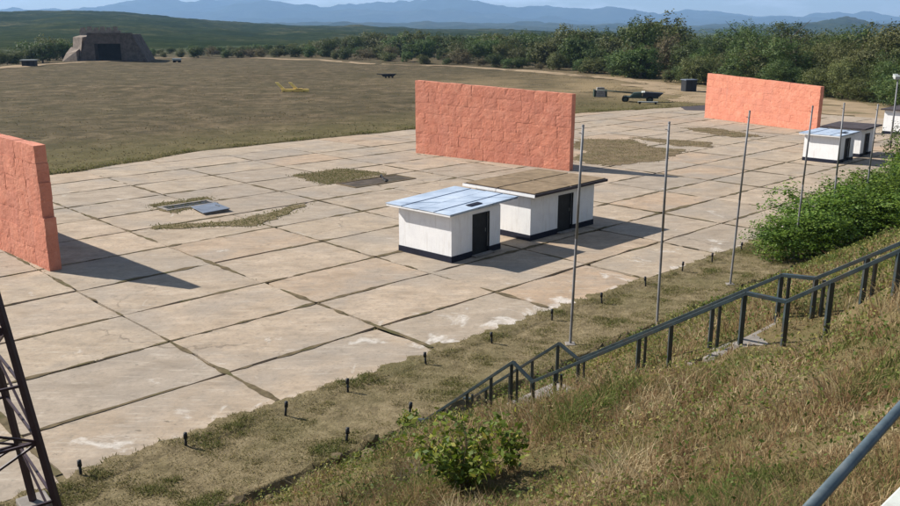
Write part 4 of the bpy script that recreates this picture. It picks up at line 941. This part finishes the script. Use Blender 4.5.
BASE = [(-60, 72), (0, 68), (60, 62.5), (150, 57.5), (240, 56.5), (320, 58.5), (400, 62.5), (480, 66), (560, 71), (620, 76), (700, 85), (760, 91), (830, 98), (900, 107), (980, 118)]
BXs = np.array([s_[0] for s_ in BASE]); BYs = np.array([s_[1] for s_ in BASE])
def where(x):
    if x < 150: return 'left of the aircraft shelter'
    if x < 330: return 'right of the aircraft shelter'
    if x < 430: return 'beyond the black implement'
    if x < 580: return 'behind the middle orange wall'
    if x < 700: return 'behind the army trailer'
    return 'behind the farthest orange wall'
def place(xp, depth, frac, kind, wf, name, what, shrub=False, cat='tree'):
    by = float(np.interp(xp, BXs, BYs)); x0_, y0_ = at(xp, by); y = y0_ * depth; u, _ = px(xp, by); x = u * y
    ys = float(np.interp(xp, SX, SY)); _, e = px(xp, ys); ztop = CAM_H + e * y
    h = (ztop - gz(x, y)) * frac * (1.1 if xp > 700 else 1.0)
    h = max(h, 1.6)
    tree(name, what + ' ' + where(xp), 'trees and shrubs beyond the field', x, y, h, h * wf, kind, cat, shrub)
xp = 322
while xp < 930:                                    # back row carries the skyline
    near = xp > 690
    place(xp, 1.22 + rt.uniform(-.04, .1), rt.uniform(.82, 1.04), ('nearolive' if rt.random() < .22 else 'neartree') if near else ('olive' if rt.random() < .4 else 'tree'), rt.uniform(.46, .72), 'belt_tree', 'tree carrying the skyline of the dense belt'); xp += rt.uniform(10, 17) if not near else rt.uniform(17, 27)
xp = 326
while xp < 930:                                    # middle row
    near = xp > 690; fr = rt.uniform(.42, .86)
    k = rt.random(); place(xp, 1.09 + rt.uniform(-.03, .04), fr, ('nearolive' if k < .3 else 'neartree') if near else ('olive' if k < .45 else 'tree' if k < .9 else 'brown'), rt.uniform(.45, .6), 'belt_tree', 'mid height tree inside the dense belt'); xp += rt.uniform(11, 21) if not near else rt.uniform(18, 30)
xp = 150
while xp < 930:                                    # front shrubs
    near = xp > 690; fr = rt.uniform(.16, .5) if xp > 330 else rt.uniform(.6, 1.0)
    k = rt.random(); place(xp, 1.0 + rt.uniform(-.015, .03), fr, ('nearolive' if k < .35 else 'neartree') if near else ('brown' if k < .14 else 'olive' if k < .6 else 'tree'), rt.uniform(.6, .95), 'belt_shrub', 'low shrub at the front of the belt', True, 'shrub'); xp += rt.uniform(9, 24) if not near else rt.uniform(14, 30)
xp = 152
while xp < 335:                                    # second low row right of the shelter
    place(xp, 1.12 + rt.uniform(-.04, .05), rt.uniform(.8, 1.1), rt.choice(['olive', 'tree', 'tree']), rt.uniform(.6, .9), 'belt_shrub', 'low shrub in the scrub strip', True, 'shrub'); xp += rt.uniform(8, 13)
for xp in (-30, -12, 0, 8, 17, 26, 34, 43, 50, 57, 64, 70):
    place(xp, 1.06 + rt.uniform(-.02, .08), rt.uniform(.8, 1.05), rt.choice(['tree', 'tree', 'olive']), rt.uniform(.5, .7), 'belt_tree', 'dark green tree in the clump')
def special(xp, depth, ys, kind, wf, label):
    by = float(np.interp(xp, BXs, BYs)); x0_, y0_ = at(xp, by); y = y0_ * depth; u, e = px(xp, ys); x = u * y; h = CAM_H + e * y - gz(x, y)
    tree('tall_tree', label, None, x, y, h, h * wf, kind)
special(648, 1.14, 13.5, 'tree', .42, 'tall dark round tree rising highest above the belt')
special(745, 1.2, 19, 'neartree', .24, 'slim tree sticking out of the skyline left of the farthest wall')
special(575, 1.16, 22, 'olive', .5, 'broad domed tree above the right end of the middle orange wall')
special(642, 1.0, 44, 'tree', .62, 'dark rounded tree standing in front behind the army trailer')

# bushes at the foot of the slope on the right
def bush(a, b, h, wid, label, kind='bush'):
    w = W(a, b); return tree('green_bush', label, 'bushes along the foot of the slope', w.x, w.y, h, wid, kind, 'bush', True)
bush(36.6, 15.6, 2.2, 1.9, 'bright green bush nearest the stairs at the end of the hedge')
bush(39.2, 15.8, 2.9, 2.3, 'bright green bush behind the fourth pole')
bush(40.6, 13.9, 2.4, 2.0, 'large bright green bush in the middle of the hedge')
bush(43.2, 15.2, 3.0, 2.5, 'bushy green shrub under the fifth pole')
bush(46.4, 15.0, 2.9, 2.4, 'green shrub under the farthest pole')
bush(49.8, 15.0, 3.0, 2.5, 'green shrub right of the farthest pole')
bush(53.6, 15.4, 3.2, 2.6, 'green shrub below the dark roofed far hut')
bush(58.0, 16.4, 3.8, 2.6, 'green shrub at the right picture edge')
bush(62.5, 18.6, 4.2, 2.3, 'taller dark green bush beside the far huts', 'neartree')
bush(67, 18.6, 4.8, 2.5, 'tall dark bush below the lamp mast', 'neartree')
bush(73, 19.0, 5.0, 2.6, 'tall dark bush at the right edge under the cut off hut', 'neartree')

# leafy plants in the foreground
def plant(a, b, h, n, spread, seed, label):
    r = np.random.default_rng(seed); w = W(a, b); z = gz(w.x, w.y); root = empty('leafy_plant', (w.x, w.y, z)); tag(root, label, 'plant', 'leafy plants on the slope')
    m = MB(); C = []; rr = random.Random(seed)
    for s_ in range(n):
        t = rr.uniform(0, 6.28); q = spread * math.sqrt(rr.random()); hh_ = h * rr.uniform(.6, 1.05); p = Vector((.004 * math.cos(t), .004 * math.sin(t), -.05)); e = Vector((q * math.cos(t), q * math.sin(t), hh_))
        prev = p
        for k in range(1, 6):
            u = k / 5; c_ = p.lerp(e, u) + Vector((0, 0, .06 * math.sin(3.14 * u))); m.tube(prev, c_, .006 * (1.2 - u * .7), .006 * (1.2 - (u + .2) * .7), 5, False); prev = c_
            for _ in range(rr.randint(4, 6)): C.append((c_.x + rr.gauss(0, .055), c_.y + rr.gauss(0, .055), c_.z + rr.gauss(0, .04)))
    m.build('stems', MAT['bark'], root, True)
    C = np.array(C); V, F = leaves(C, .058, r, .35, 1.7); tt = np.clip(.45 + .25 * r.standard_normal(len(C)), 0, 1)
    np_mesh('foliage', V, F, MAT['plant'], root, tint=np.repeat(tt, 4))
plant(6.3, 6.2, .62, 34, .78, 1, 'tall bright green leafy plant in the foreground grass')
plant(6.0, 6.1, .5, 10, .4, 2, 'smaller yellowing leafy plant left of the tall one')
plant(6.95, 6.15, .55, 7, .25, 3, 'small green plant right of the tall leafy one')
plant(13.0, 15.15, .35, 12, .5, 4, 'low green plant at the foot of the stairs')

# ------------------------------------------------------------------ look-alikes are told apart by their order from the left
ORD = ['first', 'second', 'third', 'fourth', 'fifth', 'sixth', 'seventh', 'eighth', 'ninth', 'tenth', 'eleventh', 'twelfth', 'thirteenth', 'fourteenth', 'fifteenth', 'sixteenth', 'seventeenth', 'eighteenth', 'nineteenth', 'twentieth']
ORD += ['twenty ' + o for o in ORD[:9]] + ['thirtieth'] + ['thirty ' + o for o in ORD[:9]]
same = {}
for o in bpy.data.objects:
    if o.parent is None and o.get('group') and o.get('label'): same.setdefault((o['group'], o['label']), []).append(o)
for (g_, l_), lst in same.items():
    if len(lst) > 1:
        lst.sort(key=lambda o: o.location.x / max(o.location.y, 1))
        for k, o in enumerate(lst): o['label'] = l_ + (', %s from left' % ORD[k])
